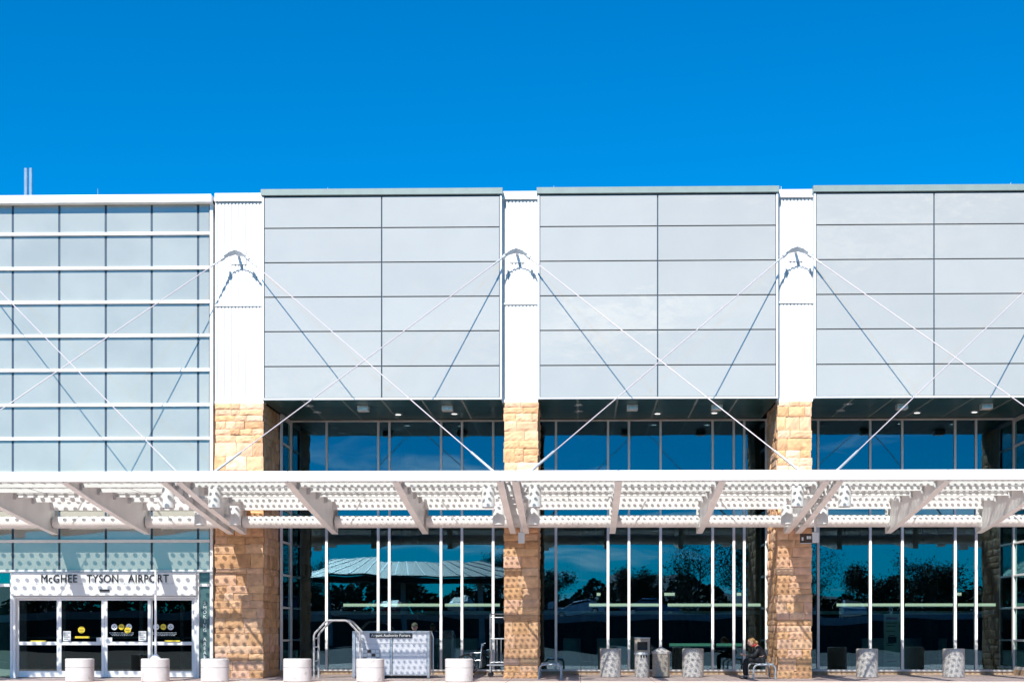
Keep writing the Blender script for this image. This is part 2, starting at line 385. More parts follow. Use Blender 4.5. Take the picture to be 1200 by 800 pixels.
def pillar(xa, xb, z1, left, right, depth=2.15, seed=0):
    rnd = random.Random(seed); y0 = Y_STONE; D = .16
    P = MB().box(xa+.035, xb-.035, y0+.045, y0+depth, 0, z1).build('stone_pillar', mort, T)
    z = 0.0
    while z < z1-.02:
        h = rnd.choice([.17, .22, .22, .28, .34, .40])
        if z1-z-h < .14: h = z1-z
        # front course
        w = xb-xa; xs = [0]
        while w-xs[-1] > .62:
            xs.append(xs[-1]+rnd.uniform(.24, .62))
        if w-xs[-1] < .16 and len(xs) > 1: xs.pop()
        xs.append(w)
        subs = [(z, h)] if h < .3 or rnd.random() < .6 else [(z, h*.5), (z+h*.5, h*.5)]
        for i in range(len(xs)-1):
            for (zz, hh) in (subs if rnd.random() < .7 else [(z, h)]):
                a, b = xa+xs[i], xa+xs[i+1]; pr = rnd.uniform(-.012, .02)
                ov = rnd.uniform(-.01, .03) if i == 0 else 0; ow = rnd.uniform(-.01, .03) if i == len(xs)-2 else 0
                place('stone', rnd.choice(svar), P, ((a-ov+b+ow)/2, y0+D/2-pr, zz+hh/2), (0, 0, 0), (b-a+ov+ow-.008, D, hh-.008))
        for side, on in ((-1, left), (1, right)):
            if not on: continue
            y = y0+D
            while y < y0+depth-.05:
                L = min(rnd.uniform(.3, .75), y0+depth-y)
                if y0+depth-y-L < .15: L = y0+depth-y
                px = (xa+D/2 if side < 0 else xb-D/2)+side*rnd.uniform(-.012, .02)
                place('stone', rnd.choice(svar), P, (px, y+L/2, z+h/2), (0, 0, -side*R(-90)), (L-.008, D, h-.008))
                y += L
        z += h
    return P
ZP = Z(471.5, .25)
pil = [(X(250.5), X(306.5)), (X(590.5), X(630)), (X(912), X(952)), (X(1237), X(1277))]
pillar(*pil[0], ZP, False, True, seed=1)
pillar(*pil[1], ZP, True, True, seed=2)
pillar(*pil[2], ZP, True, True, seed=3)
pillar(*pil[3], ZP, True, False, seed=4)

# --- recessed glazed bays
def bay(xa, xb, mulls, z0=Z(783.6, Y_GLASS), seed=0, pl=None, prr=None):
    yg = Y_GLASS; zt = Z_SOF-.03; ztr = Z(610, yg)
    ctr = (xa+xb)/2
    Bn = empty('window_wall'); Bn.parent = T
    MB().cbox(xa, xb, yg-.06, yg+.08, Z(493.6, yg), zt, .008).build('header', mull, Bn)
    MB().cbox(xa, xb, yg-.10, yg+.08, z0-.06, z0, .008).build('sill', mull, Bn)
    MB().cbox(xa, xb, yg-.05, yg+.06, ztr-.04, ztr+.04, .008).build('transom', mull, Bn)
    edges = [xa] + [X(p, yg) for p in mulls] + [xb]
    ztop = Z(493.6, yg)
    for p in mulls:
        x = X(p, yg)
        MB().cbox(x-.04, x+.04, yg-.075, yg+.06, z0, ztr-.041, .006).build('mullion', mull, Bn)
        MB().cbox(x-.035, x+.035, yg-.055, yg+.06, ztr+.041, ztop, .006).build('mullion', mull, Bn)
    for i in range(len(edges)-1):
        for (za, zb) in ((z0, ztr-.04), (ztr+.04, ztop)):
            a = edges[i]+.035; b = edges[i+1]-.035
            if b-a < .05: continue
            o = MB().box(0, b-a, 0, .012, 0, zb-za).build('pane', tinted, Bn); o.location = (a, yg+random.uniform(-.002, .002), za)
            o.rotation_euler = (R(random.uniform(-.12, .12)), 0, R(random.uniform(-.12, .12)))
    # low stone base in blocks
    base = MB().box(xa, xb, yg-.0, yg+.12, 0, z0-.06).build('base_wall', mort, Bn)
    x = xa
    while x < xb-.1:
        w = min(random.uniform(.45, .8), xb-x)
        MB().cbox(x+.004, x+w-.004, yg-.05, yg+.0, 0, z0-.065, .006).build('stone', ashl, Bn); x += w
    return Bn
gx = lambda p: X(p, Y_GLASS)
bay(gx(342), gx(592), [383, 443.5, 456.5, 517, 541.5, 578])
bay(gx(628), gx(897), [651.5, 712.5, 737, 774, 835, 859.8, 872])
bay(gx(930), gx(1187), [958.5, 1019.5, 1057, 1119, 1143.5])
# side returns between the pillar's back edge and the main glass
def side_return(x, sgn):
    ya, yb = Y_STONE+2.15, Y_GLASS-.06
    Sn = empty('side_window'); Sn.parent = T
    MB().cbox(x-.05, x+.05, yb-.02, yb+.14, 0.17, Z_SOF-.03, .006).build('post', mull, Sn)
    MB().cbox(x-.04, x+.04, ya, ya+.08, 0.17, Z_SOF-.03, .006).build('post', mull, Sn)
    MB().cbox(x-.045, x+.045, ya+.08, yb-.02, Z_SOF-.16, Z_SOF-.04, .006).build('header', mull, Sn)
    MB().cbox(x-.045, x+.045, ya+.08, yb-.02, .17, .26, .006).build('sill', mull, Sn)
    MB().box(x-.05, x+.05, ya, yb+.14, 0, .17).build('base_wall', mort, Sn)
    lev = [.26] + [k+.07 for k in range(1, 8)] + [Z_SOF-.16]
    for z in lev[1:-1]: MB().cbox(x-.045, x+.045, ya+.08, yb-.02, z-.03, z+.03, .006).build('transom', mull, Sn)
    for i in range(len(lev)-1):
        o = MB().box(-.006, .006, 0, yb-ya-.10, 0, lev[i+1]-lev[i]-.06).build('pane', sideg, Sn); o.location = (x+sgn*.01, ya+.08, lev[i]+.03)
    MB().box(x+sgn*.10, x+sgn*.22, ya, yb+4, 0, Z_SOF-.03).build('inner_wall', dark, Sn)
side_return(gx(342)-.04, -1)
side_return(gx(897)+.04, 1)
side_return(gx(1187)+.04, 1)
# walls that close the room behind pillars
cw_ = MB()
cw_.box(gx(592), gx(628), Y_GLASS-.02, Y_GLASS+.2, 0, Z_SOF-.03)
cw_.box(gx(901), gx(930), Y_GLASS-.02, Y_GLASS+.2, 0, Z_SOF-.03)
cw_.box(gx(1191), 60, Y_GLASS+.2, Y_GLASS+.4, 0, Z_SOF+.1)
cw_.build('back_wall', dark, T)

# --- soffits
for bi, (xa, xb) in enumerate(boxes):
    Sf = MB().box(xa+.0, xb-.0, .055, Y_GLASS+.1, Z_SOF+.0, Z_SOF+.028).build('soffit', seam, T)
    n = 6; w = (xb-xa)/n
    for i in range(n):
        for (ya, yb) in ((.07, 1.25), (1.25, 2.45), (2.45, Y_GLASS-.06)):
            MB().box(xa+i*w+.03, xa+(i+1)*w-.03, ya+.006, yb-.006, Z_SOF-.012, Z_SOF-.001).build('soffit_panel', soff, Sf)
    for (fx, fy) in ((.17, 1.0), (.17, 2.2), (.77, 2.5), (.52, 2.6)):
        x = xa+fx*(xb-xa)
        d = MB().lathe([(.085, -.03), (.13, -.03), (.14, -.012)], (x, fy, Z_SOF), 16).build('downlight', steelg, Sf, True)
        MB().lathe([(.07, -.036), (.084, -.036), (.084, -.03)], (x, fy, Z_SOF), 16).build('lens', lampw if fy > 2.4 else alum, d)
    for fx in (.40, .76):
        x = xa+fx*(xb-xa)
        bx = MB().cbox(x-.16, x+.16, .9, 1.2, Z_SOF-.17, Z_SOF-.012, .01).build('wall_washer', white, Sf)
        MB().box(x-.13, x+.13, .893, .899, Z_SOF-.14, Z_SOF-.05).build('lens', alum, bx)

# --- left curtain wall
CWm = empty('curtain_wall'); CWm.parent = T
y = Y_CW
cxl, cxr = X(-170, y), X(246.3, y)
vj = [15, 69.5, 124, 177.8, 232.2]; vx = [X(p, y) for p in vj]; pitch = vx[1]-vx[0]
while vx[0]-pitch > cxl: vx.insert(0, vx[0]-pitch)
hz = [Z(p, y) for p in (633, 593, 553, 512.5, 473, 432, 391.5, 352, 312, 271.5)]
levels = [Z(668, y)] + hz + [Z(235, y)]
MB().box(cxl, cxr, y+.03, y+.3, levels[0], levels[-1]).build('backing', frame_blue, CWm)
ex = [cxl] + vx + [cxr]
for i in range(len(ex)-1):
    for k in range(len(levels)-1):
        a = ex[i]+.032; b = ex[i+1]-.032
        o = MB().cbox(0, b-a, 0, .02, 0, levels[k+1]-levels[k]-.03, .003).build('pane', pane_pale, CWm); o.location = (a, y, levels[k]+.015)
        o.rotation_euler = (R(random.uniform(-.1, .1)), 0, R(random.uniform(-.1, .1)))
for i in range(len(vx)): MB().box(vx[i]-.031, vx[i]+.031, y+.012, y+.028, levels[0], levels[-1]).build('joint', frame_blue, CWm)
for z in hz: MB().cbox(cxl, cxr, y-.075, y+.028, z-.042, z+.042, .008).build('transom', white, CWm)
MB().cbox(X(246.3, y), X(250, y), y-.05, y+.3, 0, Z(232, y), .008).build('post', white, CWm)
MB().cbox(cxl, X(250, y), .06, 1.2, Z(233.8, .06), Z(224.6, .06), .01).build('parapet_cap', white, CWm)
# lower level: jambs, small panes, side glass
MB().cbox(cxl, X(246.2, y), y-.05, y+.2, Z(670, y), Z(667, y), .006).build('transom', white, CWm)
def fr(a, b, c, d, nm='frame', yy=y, pr=.05, m=None, par=None): return MB().cbox(X(a, yy), X(b, yy), yy-pr, yy+.12, Z(d, yy), Z(c, yy), .006).build(nm, m or white, par or CWm)
fr(12.6, 15.5, 670, 796); fr(231.4, 233.6, 670, 796)
for (a, b) in ((-40, 12.3), (233.8, 246)):
    for (c, d) in ((670.5, 683), (687, 795)):
        o = MB().box(X(a, y), X(b, y), y+.02, y+.032, max(.02, Z(d, y)), Z(c, y)).build('pane', sideg if a < 0 else etch, CWm)
    fr(a, b, 683.2, 686.6)
MB().box(X(-100, y), X(12, y), y+1.2, y+1.3, 0, Z(672, y)).build('inner_wall', steelg, CWm)
text('lettering', 'S\nM\nO\nK\nI\nN\nG\n \nA\nR\nE\nA', .142, stick, CWm, ((X(233.8, y)+X(246, y))/2+.0, y+.008, Z(735.5, y)), ext=.003, label='white vertical smoking area lettering')
MB().prism([(X(238.6, y), Z(767, y)), (X(238.6, y), Z(772, y)), (X(242.4, y), Z(769.5, y))], y+.006, y+.014, 'y').build('arrow', stick, CWm)
# header sign band
EN = empty('entrance'); EN.parent = T
hb = MB().cbox(X(15.7, y), X(231.3, y), y-.17, y+.3, Z(697.5, y), Z(670.2, y), .012).build('header_panel', white, EN)
MB().box(X(15.8, y), X(231.2, y), y-.174, y-.168, Z(683.6, y), Z(683.2, y)).build('joint', steelg, hb)
text('lettering', 'McGHEE   TYSON   AIRPORT', .325, black, hb, ((X(48, .1)+X(197, .1))/2, y-.185, Z(677.6, .1)), ext=.012, sx=.85, sp=1.07, label='dark raised McGHEE TYSON AIRPORT lettering')
MB().cbox(X(116.5, .1), X(128, .1), y-.22, y-.172, Z(692.3, .1), Z(689.8, .1), .008).build('door_sensor', black, hb)
# inner vestibule frames
iv = MB()
zd = Z(700.5, y)
ydr = y+.04
for p in (29, 75, 165, 213): iv.cbox(X(p, 1.9)-.05, X(p, 1.9)+.05, 1.9, 2.0, 0.0, zd-.02, .006)
iv.box(X(20, 1.9), X(228, 1.9), 1.91, 1.99, Z(748, 1.9), Z(745.5, 1.9)); iv.box(X(20, 1.9), X(228, 1.9), 1.91, 1.99, 0.0, .22)
iv.build('inner_door_frame', MATS['mullion_paint'], EN)
MB().box(X(17, y), X(30, 2), 2.05, 2.15, 0, 2.4).build('inner_wall', mat('wood_wall', (.16, .09, .04), .6, var=.3, stretch=(6, 6, .4)), EN)
MB().box(X(17, y)-.1, X(231, y)+.1, 5.2, 5.3, 0, 3.0).build('inner_wall', dark, EN)
# outer frame of the doors
for (p0, p1, q0, q1) in ((15.8, 18.8, 698, 796), (228.2, 231.2, 698, 796)): fr(p0, p1, q0, q1, 'door_frame', par=EN)
fr(18.9, 228.1, 698, 700.6, 'door_frame', par=EN)
# four sliding leaves
def leaf(p0, p1, yy):
    D = empty('sliding_door'); D.parent = EN
    xa, xb = X(p0, yy), X(p1, yy); st = .085
    z1 = Z(700.8, yy); zr = Z(753.5, yy)
    MB().cbox(xa, xa+st, yy, yy+.05, .02, z1, .006).build('stile', white, D)
    MB().cbox(xb-st, xb, yy, yy+.05, .02, z1, .006).build('stile', white, D)
    MB().cbox(xa+st, xb-st, yy, yy+.05, z1-.05, z1, .006).build('rail', white, D)
    MB().cbox(xa+st, xb-st, yy, yy+.05, zr-.05, zr+.05, .006).build('rail', white, D)
    MB().cbox(xa+st, xb-st, yy, yy+.05, .02, .20, .006).build('rail', white, D)
    MB().box(xa+st, xb-st, yy+.02, yy+.03, zr+.05, z1-.05).build('pane', doorg, D)
    MB().box(xa+st, xb-st, yy+.02, yy+.03, .20, zr-.05).build('pane', doorg, D)
    return D
dl = [leaf(18.9, 69.8, ydr+.03), leaf(68.5, 122.2, ydr-.04), leaf(122.4, 176.5, ydr-.04), leaf(175.2, 228.1, ydr+.03)]
def disc(px, py, r, m, D, yy, ring=None):
    cx_, cz_ = X(px, yy), Z(py, yy)
    pts = [(cx_+r*math.cos(a*math.pi/12), cz_+r*math.sin(a*math.pi/12)) for a in range(24)]
    o = MB().prism(pts, yy-.004, yy, 'y').build('sticker', m, D)
    if ring == 'face':
        q = MB()
        for (dx, dz, s) in ((0, .28, .2), (-.3, -.1, .26), (.3, -.1, .26), (0, -.38, .16)):
            q.box(cx_+(dx-s/2)*r*1.3, cx_+(dx+s/2)*r*1.3, yy-.006, yy-.0045, cz_+(dz-s/2)*r*1.3, cz_+(dz+s/2)*r*1.3)
        q.build('print', black, o)
    elif ring == 'bar':
        MB().box(cx_-r*.65, cx_+r*.65, yy-.006, yy-.0045, cz_-r*.1, cz_+r*.1).build('print', brown, o)
ys = ydr-.025
disc(95.5, 737.5, .10, yellow, dl[1], ys, 'bar')
disc(134, 734, .09, stick, dl[2], ys, 'face'); disc(142.3, 734, .085, yellow, dl[2], ys, 'bar'); disc(151, 734, .09, stick, dl[2], ys, 'face'); disc(149.6, 737.8, .095, yellow, dl[2], ys-.004, 'bar')
ys2 = ydr+.045
disc(183, 734, .09, stick, dl[3], ys2, 'face'); disc(191.4, 734, .085, yellow, dl[3], ys2, 'bar'); disc(200, 734, .09, stick, dl[3], ys2, 'face')
for (a, b, c, d, D, yy) in ((36, 54, 750, 752, dl[0], ys2), (88, 105, 745, 747.4, dl[1], ys), (193, 211, 749.8, 751.6, dl[3], ys2-.04)):
    MB().box(X(a, yy), X(b, yy), yy-.008, yy-.002, Z(d, yy), Z(c, yy)).build('sticker', yellow, D)
for (a, b, c, d, D) in ((74, 83, 739, 750.5, dl[1]), (162.5, 171.5, 739, 750.5, dl[2])):
    o = MB().box(X(a, ys), X(b, ys), ys-.008, ys-.002, Z(d, ys), Z(c, ys)).build('notice', stick, D)
    q = MB()
    for r_ in range(4): q.box(X(a+1, ys), X(b-1-(r_ % 2)*2, ys), ys-.0095, ys-.0085, Z(741.5+r_*2.4, ys), Z(740.6+r_*2.4, ys))
    q.build('print', black, o)
for (a, D) in ((113.4, dl[1]), (126.2, dl[2])):
    MB().box(X(a, ys), X(a+5.6, ys), ydr-.055, ydr-.045, Z(751.5, ys), Z(746.5, ys)).build('notice', stick, D)
for (a, b, D, yy) in ((128, 156, dl[2], ys), (178, 206, dl[3], ys2)):
    q = MB()
    for r_ in range(3):
        xx = a+r_*1.5
        while xx < b-r_: 
            w = random.uniform(1, 3.2); q.box(X(xx, yy), X(xx+w, yy), yy-.004, yy-.001, Z(741.2+r_*1.6, yy), Z(740.6+r_*1.6, yy)); xx += w+.7
    q.build('print', steelg, D)

# --- things seen through the glass
lf = MB()
def glow_strip(px0, px1, py, yy, m, nm='glow_strip'):  # added emissive strip on a grey backing, makes a bright band behind the glass
    f = MB().cbox(X(px0, yy), X(px1, yy), yy, yy+.12, Z(py+1.6, yy)-.05, Z(py+1.6, yy), .006).build(nm, steelg, T)
    MB().box(X(px0, yy)+.01, X(px1, yy)-.01, yy-.004, yy-.001, Z(py+1.5, yy)-.0, Z(py-1.8, yy)).build('glow_face', m, f)
YL = 6.0
for (a, b) in ((402, 519), (521, 586), (690, 774), (782, 874), (876, 897), (980, 1056), (1060, 1118), (1122, 1186)): glow_strip(a, b, 708.5, YL, glowm)
for (a, b) in ((784, 834), (839, 870)): glow_strip(a, b, 755, YL, glowt)
for (a, b) in ((688, 704), (778, 792), (863, 869), (1121, 1127)): glow_strip(a, b, 696, 9.0, glowm)
MB().cbox(-9, 20, YL+.2, YL+.3, 1.9, 2.02, .01).build('interior_rail', steelg, T)
for px in (480, 600, 690, 800, 1000, 1090): MB().lathe([(.28, 0), (.28, Z_SOF)], (X(px, 9), 9, 0), 14).build('interior_column', dark, T, True)
for (a, b) in ((430, 560), (660, 760), (1010, 1110)):
    m_ = MB().cbox(X(a, 10), X(b, 10), 10, 10.7, 0, 1.1, .02).build('check_in_counter', steelg, T)
bs = empty('banner_stand', 'pale green printed banner standing inside the glass of the right bay', 'banner', (X(1045, 4.4), 4.4, 0))
w_ = X(1054.5, 4.4)-X(1036, 4.4)
MB().box(-w_/2, w_/2, 0, .02, .25, Z(719, 4.4)).build('banner', tealp, bs)
MB().cbox(-w_/2, w_/2, -.1, .12, 0, .1, .01).build('base', black, bs)
q = MB(); 
for (z_, h_, w2) in ((1.72, .07, .36), (.38, .05, .3), (1.2, .03, .2)): q.box(-w2/2, w2/2, -.006, -.001, z_, z_+h_)
q.build('print', redp, bs)
q = MB()
for z_ in (1.6, 1.5, 1.35, .95, .9, .62, .56, .5): q.box(-.17, random.uniform(.05, .17), -.006, -.001, z_, z_+.02)
q.box(-.12, .15, -.006, -.001, .98, 1.18); q.build('print', black, bs)

# ================================================================== CANOPY
CN = empty('entrance_canopy', 'long white steel canopy with dotted glass roof and deep tapering ribs along the terminal', 'canopy')
gr = [pX for pX in (-55, 74, 190.5, 208.5, 336.5, 463, 586, 604, 725, 847, 969.6, 985.6, 1112, 1240)]
rx = [X(p, Y_FR) for p in gr]
rx = [rx[0]-2.64-.19, rx[0]-2.64+.19] + rx + [rx[-1]+2.65-.19, rx[-1]+2.65+.19]
YB = -.04
chord = [(-6.55, 4.93), (-5.6, 4.79), (-4.7, 4.66), (-3.6, 4.52), (-2.6, 4.40), (-1.4, 4.26), (YB, 4.13)]
zt = ROOF_Z-.07
def rib(x):
    Rb = MB().prism([(p, q+.012) for p, q in chord] + [(YB, zt), (-6.55, zt)], x-.010, x+.010, 'x').build('rib', white, CN)
    fl = MB().prism([(p, q) for p, q in chord] + [(p, q+.014) for p, q in chord[::-1]], x-.085, x+.085, 'x').build('bottom_flange', white, Rb)
    MB().box(x-.08, x+.08, -6.55, YB, zt, zt+.014).build('top_flange', white, Rb)
    MB().box(x-.085, x+.085, YB+.001, YB+.015, 4.13, zt).build('end_plate', white, Rb)
    m = MB()
    for yk in (-5.45, -4.17, -2.94, -1.70):       # clip plates and bolts
        for s in (-1, 1):
            m.box(x+s*.0105, x+s*.09, yk-.09, yk-.08, zt-.17, zt-.02)
            for dz in (.06, .13): m.tube([(x+s*.06, yk-.078, zt-dz), (x+s*.06, yk-.105, zt-dz)], .014, 6)
            m.box(x+s*.0105, x+s*.022, yk-.079, yk+.05, zt-.17, zt-.03)
    m.build('clip_plate', whiteb, Rb, kind='stuff')
    m = MB()
    for yk in (-1.1, -.6): 
        for s in (-1, 1): m.box(x+s*.0105, x+s*.07, yk, yk+.01, 4.30-.25*yk*0+.0, zt-.01)
    return Rb
for x in rx: rib(x)
xl, xr = rx[0]-1.0, rx[-1]+.6
# fascia beam in lengths joined at the ribs
cuts = [xl] + rx + [xr]
for i in range(len(cuts)-1):
    a, b = cuts[i]+.012, cuts[i+1]-.012
    if b-a < .05: continue
    F = MB().prism([(Y_FR, 4.955), (Y_FR, 5.17), (Y_FR+.09, 5.20), (Y_FR+.12, 5.17), (Y_FR+.12, 4.945), (Y_FR+.05, 4.935)], a, b, 'x').build('fascia', white, CN)
for x in rx: MB().cbox(x-.03, x+.03, Y_FR-.012, Y_FR-.001, 4.95, 5.18, .004).build('fascia_joint', white, CN)
MB().box(xl, xr, Y_FR-.004, Y_FR-.0, 5.125, 5.132).build('drip_edge', trim, CN)
# purlins: channel, I-beam etc., stopped at each rib
def ibeam(yk, w, h, t=.014, lip=.0):
    m = [(yk-w/2, zt-t-.002), (yk-w/2, zt-.002), (yk+w/2, zt-.002), (yk+w/2, zt-t-.002), (yk+t/2, zt-t-.002), (yk+t/2, zt-h+t), (yk+w/2, zt-h+t), (yk+w/2, zt-h), (yk-w/2, zt-h), (yk-w/2, zt-h+t), (yk-t/2, zt-h+t), (yk-t/2, zt-t-.002)]
    return m
def cchan(yk, w, h, t=.014):
    return [(yk-w/2, zt-.002), (yk+w/2, zt-.002), (yk+w/2, zt-.002-t), (yk-w/2+t, zt-.002-t), (yk-w/2+t, zt-h+t), (yk+w/2, zt-h+t), (yk+w/2, zt-h), (yk-w/2, zt-h)]
for nm, prof in (('purlin', cchan(-5.45, .02, .10)), ('purlin', cchan(-4.17, .02, .10)), ('purlin', ibeam(-2.94, .09, .11)), ('purlin', cchan(-1.70, .02, .12))):
    for i in range(len(cuts)-1):
        a, b = cuts[i]+.014, cuts[i+1]-.014
        MB().prism(prof, a, b, 'x').build(nm, white, CN)
for i in range(len(cuts)-1):   # back beam
    MB().prism(cchan(-.43, .09, .24), cuts[i]+.014, cuts[i+1]-.014, 'x').build('purlin', white, CN)
for (a, b) in zip(rx[:-1], rx[1:]):   # sag rods
    if b-a > 1:
        xm = a+(b-a)*.5
        MB().tube([(xm, -5.5, zt-.12), (xm, -1.8, zt-.14)], .006, 6).build('sag_rod', steelg, CN)
# glass roof panes
ys_ = [-6.48, -4.17, -2.94, -1.70, -.16]
roofm = {}
for i in range(len(cuts)-1):
    a, b = cuts[i]+.004, cuts[i+1]-.004
    if b-a < .2: continue
    big = (a+b)/2 < rx[4]-.1
    for j in range(4):
        MB().box(a, b, ys_[j]+.01, ys_[j+1]-.01, ROOF_Z, ROOF_Z+.006).build('roof_pane', frit_big if big else frit_small, CN)
m_ = MB()
for i in range(len(cuts)-1):
    pass
for y_ in ys_[1:-1]: MB().box(xl, xr, y_-.014, y_+.014, ROOF_Z-.03, ROOF_Z+.012).build('glazing_bar', white, CN)
# round back tube, in lengths
for i in range(len(cuts)-1):
    a, b = cuts[i]+.05, cuts[i+1]-.05
    MB().tube([(a, -.27, 4.47), (b, -.27, 4.47)], .165, 20).build('tube_beam', white, CN, True)
MB().box(xl, xr, -.29, -.25, 4.29, 4.303).build('drip_edge', white, CN)
for x in rx: MB().cbox(x-.10, x-.012, -.35, -.06, 4.30, 4.6, .01).build('tube_bracket', white, CN)
# pairs: stiffeners and wall links
dbl = [(rx[0]+rx[1])/2, (rx[4]+rx[5])/2, (rx[8]+rx[9])/2, (rx[12]+rx[13])/2, (rx[16]+rx[17])/2]
for x in dbl:
    for (yk, zz) in ((-5.9, 4.92), (-4.9, 4.74), (-3.9, 4.62), (-2.7, 4.46), (-1.6, 4.32)):
        MB().box(x-.17, x+.17, yk-.008, yk+.008, zz, zt-.02).build('stiffener', white, CN)
    MB().cbox(x-.09, x+.09, YB-.4, Y_STONE+.02, 4.72, 4.95, .01).build('wall_link', steelg, CN)
    MB().tube([(x, -6.2, zt-.04), (x, -.5, zt-.06)], .03, 8).build('conduit', steelg, CN)
# spotlights
spot0 = None
def spotlight(x, yk, z, s, armx):
    L_ = MB().lathe([(.15, 0), (.163, .01), (.163, .50), (.15, .52)], (x, yk, z), 24).build('spotlight', white, CN, True)
    MB().lathe([(.135, -.006), (.148, -.006), (.148, .0)], (x, yk, z), 24).build('lens', redp if False else steelg, L_)
    MB().box(min(x+(-s)*.16, armx), max(x+(-s)*.16, armx), yk-.04, yk+.04, z+.22, z+.30).build('arm', white, L_)
for k, x in enumerate(dbl):
    for s in (-1, 1):
        spotlight(x+s*.59, -4.75, 4.47, s, x+s*.20)
        spotlight(x+s*.47, -2.2, 4.22, s, x+s*.20)
# hanger posts and signs under the double ribs
for (x, yk) in ((X(610.3, -5), -1.4), (X(954.5, -5), -1.4)): pass
def hanger(px, withsign):
    yk = -1.5; x = X(px, yk)
    H = empty('hanging_sign' if withsign else 'hanging_box', 'dark brown sign hanging from the canopy beside the right-hand stone pillar' if withsign else 'small grey box on a rod hanging before the middle stone pillar', 'sign' if withsign else 'light fitting', (x, yk, Z(636, yk)))
    zb = Z(636, yk)
    MB().tube([(0, 0, .25), (0, 0, zt-zb-.3)], .035, 10).build('rod', white, H, True)
    MB().cbox(-.09, .09, -.05, .05, 0, .29, .01).build('box', whiteb, H)
    if withsign:
        p = MB().cbox(-.42, -.095, -.03, .03, -.02, .25, .006).build('panel', brown, H)
        MB().box(-.38, -.33, -.034, -.031, .06, .15).build('symbol', stick, p)
        for a_, b_ in ((-.24, -.20), (-.19, -.16), (-.15, -.12)): MB().box(a_, b_, -.034, -.031, .10, .18).build('symbol', stick, p)
        MB().box(-.42, -.095, -.034, -.031, -.02, -.005).build('edge_trim', trim, p)
hanger(611, False); hanger(955.5, True)

# --- brackets on the strips and tie rods
br = []
scx = [X(-44, .2), X(279, .2), X(605.5, .2), X(932, .2), X(1257, .2)]
zb = Z(301, 0)
for k, x in enumerate(scx):
    B = MB().cbox(x-.035, x+.035, -.10, Y_STRIP+.0, zb+.12, zb+.22, .01).build('tie_bracket', whiteb, CN)
    MB().cbox(x-.20, x+.22, Y_STRIP-.02, Y_STRIP-.001, zb-.10, zb+.32, .004).build('wall_plate', white, B)
    m = MB()
    for s in (-1, 1):    # two bent wing plates, raked down towards the wall
        for (xa_, xb_, za_, zb_, hh) in ((.0, .19, .15, .09, .058), (.19, .38, .09, -.03, .042)):
            q = []
            for (xx, zz, f) in ((xa_, za_, hh), (xb_, zb_, hh*.9)):
                q += [(x+s*xx, -.13-f, zb+zz+f), (x+s*xx, -.13+f, zb+zz-f), (x+s*xx, -.115+f, zb+zz-f+.012), (x+s*xx, -.115-f, zb+zz+f+.012)]
            m.add(q, [(0,1,5,4), (1,2,6,5), (2,3,7,6), (3,0,4,7), (0,3,2,1), (4,5,6,7)])
    m.build('wing_plate', whiteb, B)
    for s in (-1, 1): MB().tube([(x+s*.34, -.17, zb+.0), (x+s*.34, -.06, zb+.0)], .03, 8).build('pin', steelg, B)
def tie(k, s):
    a = Vector((scx[k]+s*.32, -.12, zb+.0)); j = k+s
    if j < 0: tx = dbl[0]-7.9
    elif j > 4: tx = dbl[4]+7.9
    else: tx = dbl[j]
    b = Vector((tx - s*.19, -4.55, ROOF_Z+.06)); d = (b-a); L = d.length; u = d/L
    Tn = MB().tube([a+u*.5, b-u*1.3], .014, 8).build('tie_rod', rodm, CN, True)
    MB().tube([a, a+u*.12, a+u*.13, a+u*.5], [.05, .05, .024, .024], 8).build('clevis', steelg, Tn, True)
    MB().tube([b-u*1.32, b-u*1.28, b-u*.5, b-u*.46, b-u*.1, b], [.022, .032, .034, .04, .04, .03], 8).build('turnbuckle', steelg, Tn, True)
for k in range(5):
    for s in (-1, 1): tie(k, s)

# ================================================================== ROOF ITEMS
am = empty('roof_antenna', 'tall twin pole radio antenna on the roof at far left', 'antenna', (X(33, 3), 3, Z_TOP-.3))
for dx in (-.06, .07):
    MB().tube([(dx*1.2, 0, 0), (dx*1.2, 0, Z(193, 3)-Z_TOP+.3)], .055, 8).build('mast', alum, am, True)
for z_ in (.3, .55, .8): MB().box(-.12, .12, -.05, .05, z_, z_+.05).build('clamp', steelg, am)
MB().box(-.17, -.12, -.04, .04, .6, .95).build('antenna_box', steelg, am)
lab = {114.6: 'thin metal spike on the white parapet beside the twin antenna', 384: 'tiny lightning spike on the leftmost grey panel box', 649: 'tiny lightning spike on the middle grey panel box', 915.5: 'tiny lightning spike at the seam beside the right white strip', 1184.5: 'tiny lightning spike on the rightmost grey panel box'}
for px, lb in lab.items():
    h = .22 if px == 114.6 else .10
    o = MB().tube([(0, 0, -.08), (0, 0, h)], [.014, .006], 6).lathe([(.03, -.08), (.03, -.05)], (0,0,0), 8).build('lightning_rod', alum)
    o.location = (X(px, .4), .4, (Z(224.6) if px == 114.6 else Z_TOP if px != 915.5 else Z(222.5))+.08); tag(o, lb, 'lightning rod', 'spikes along the roof edge')

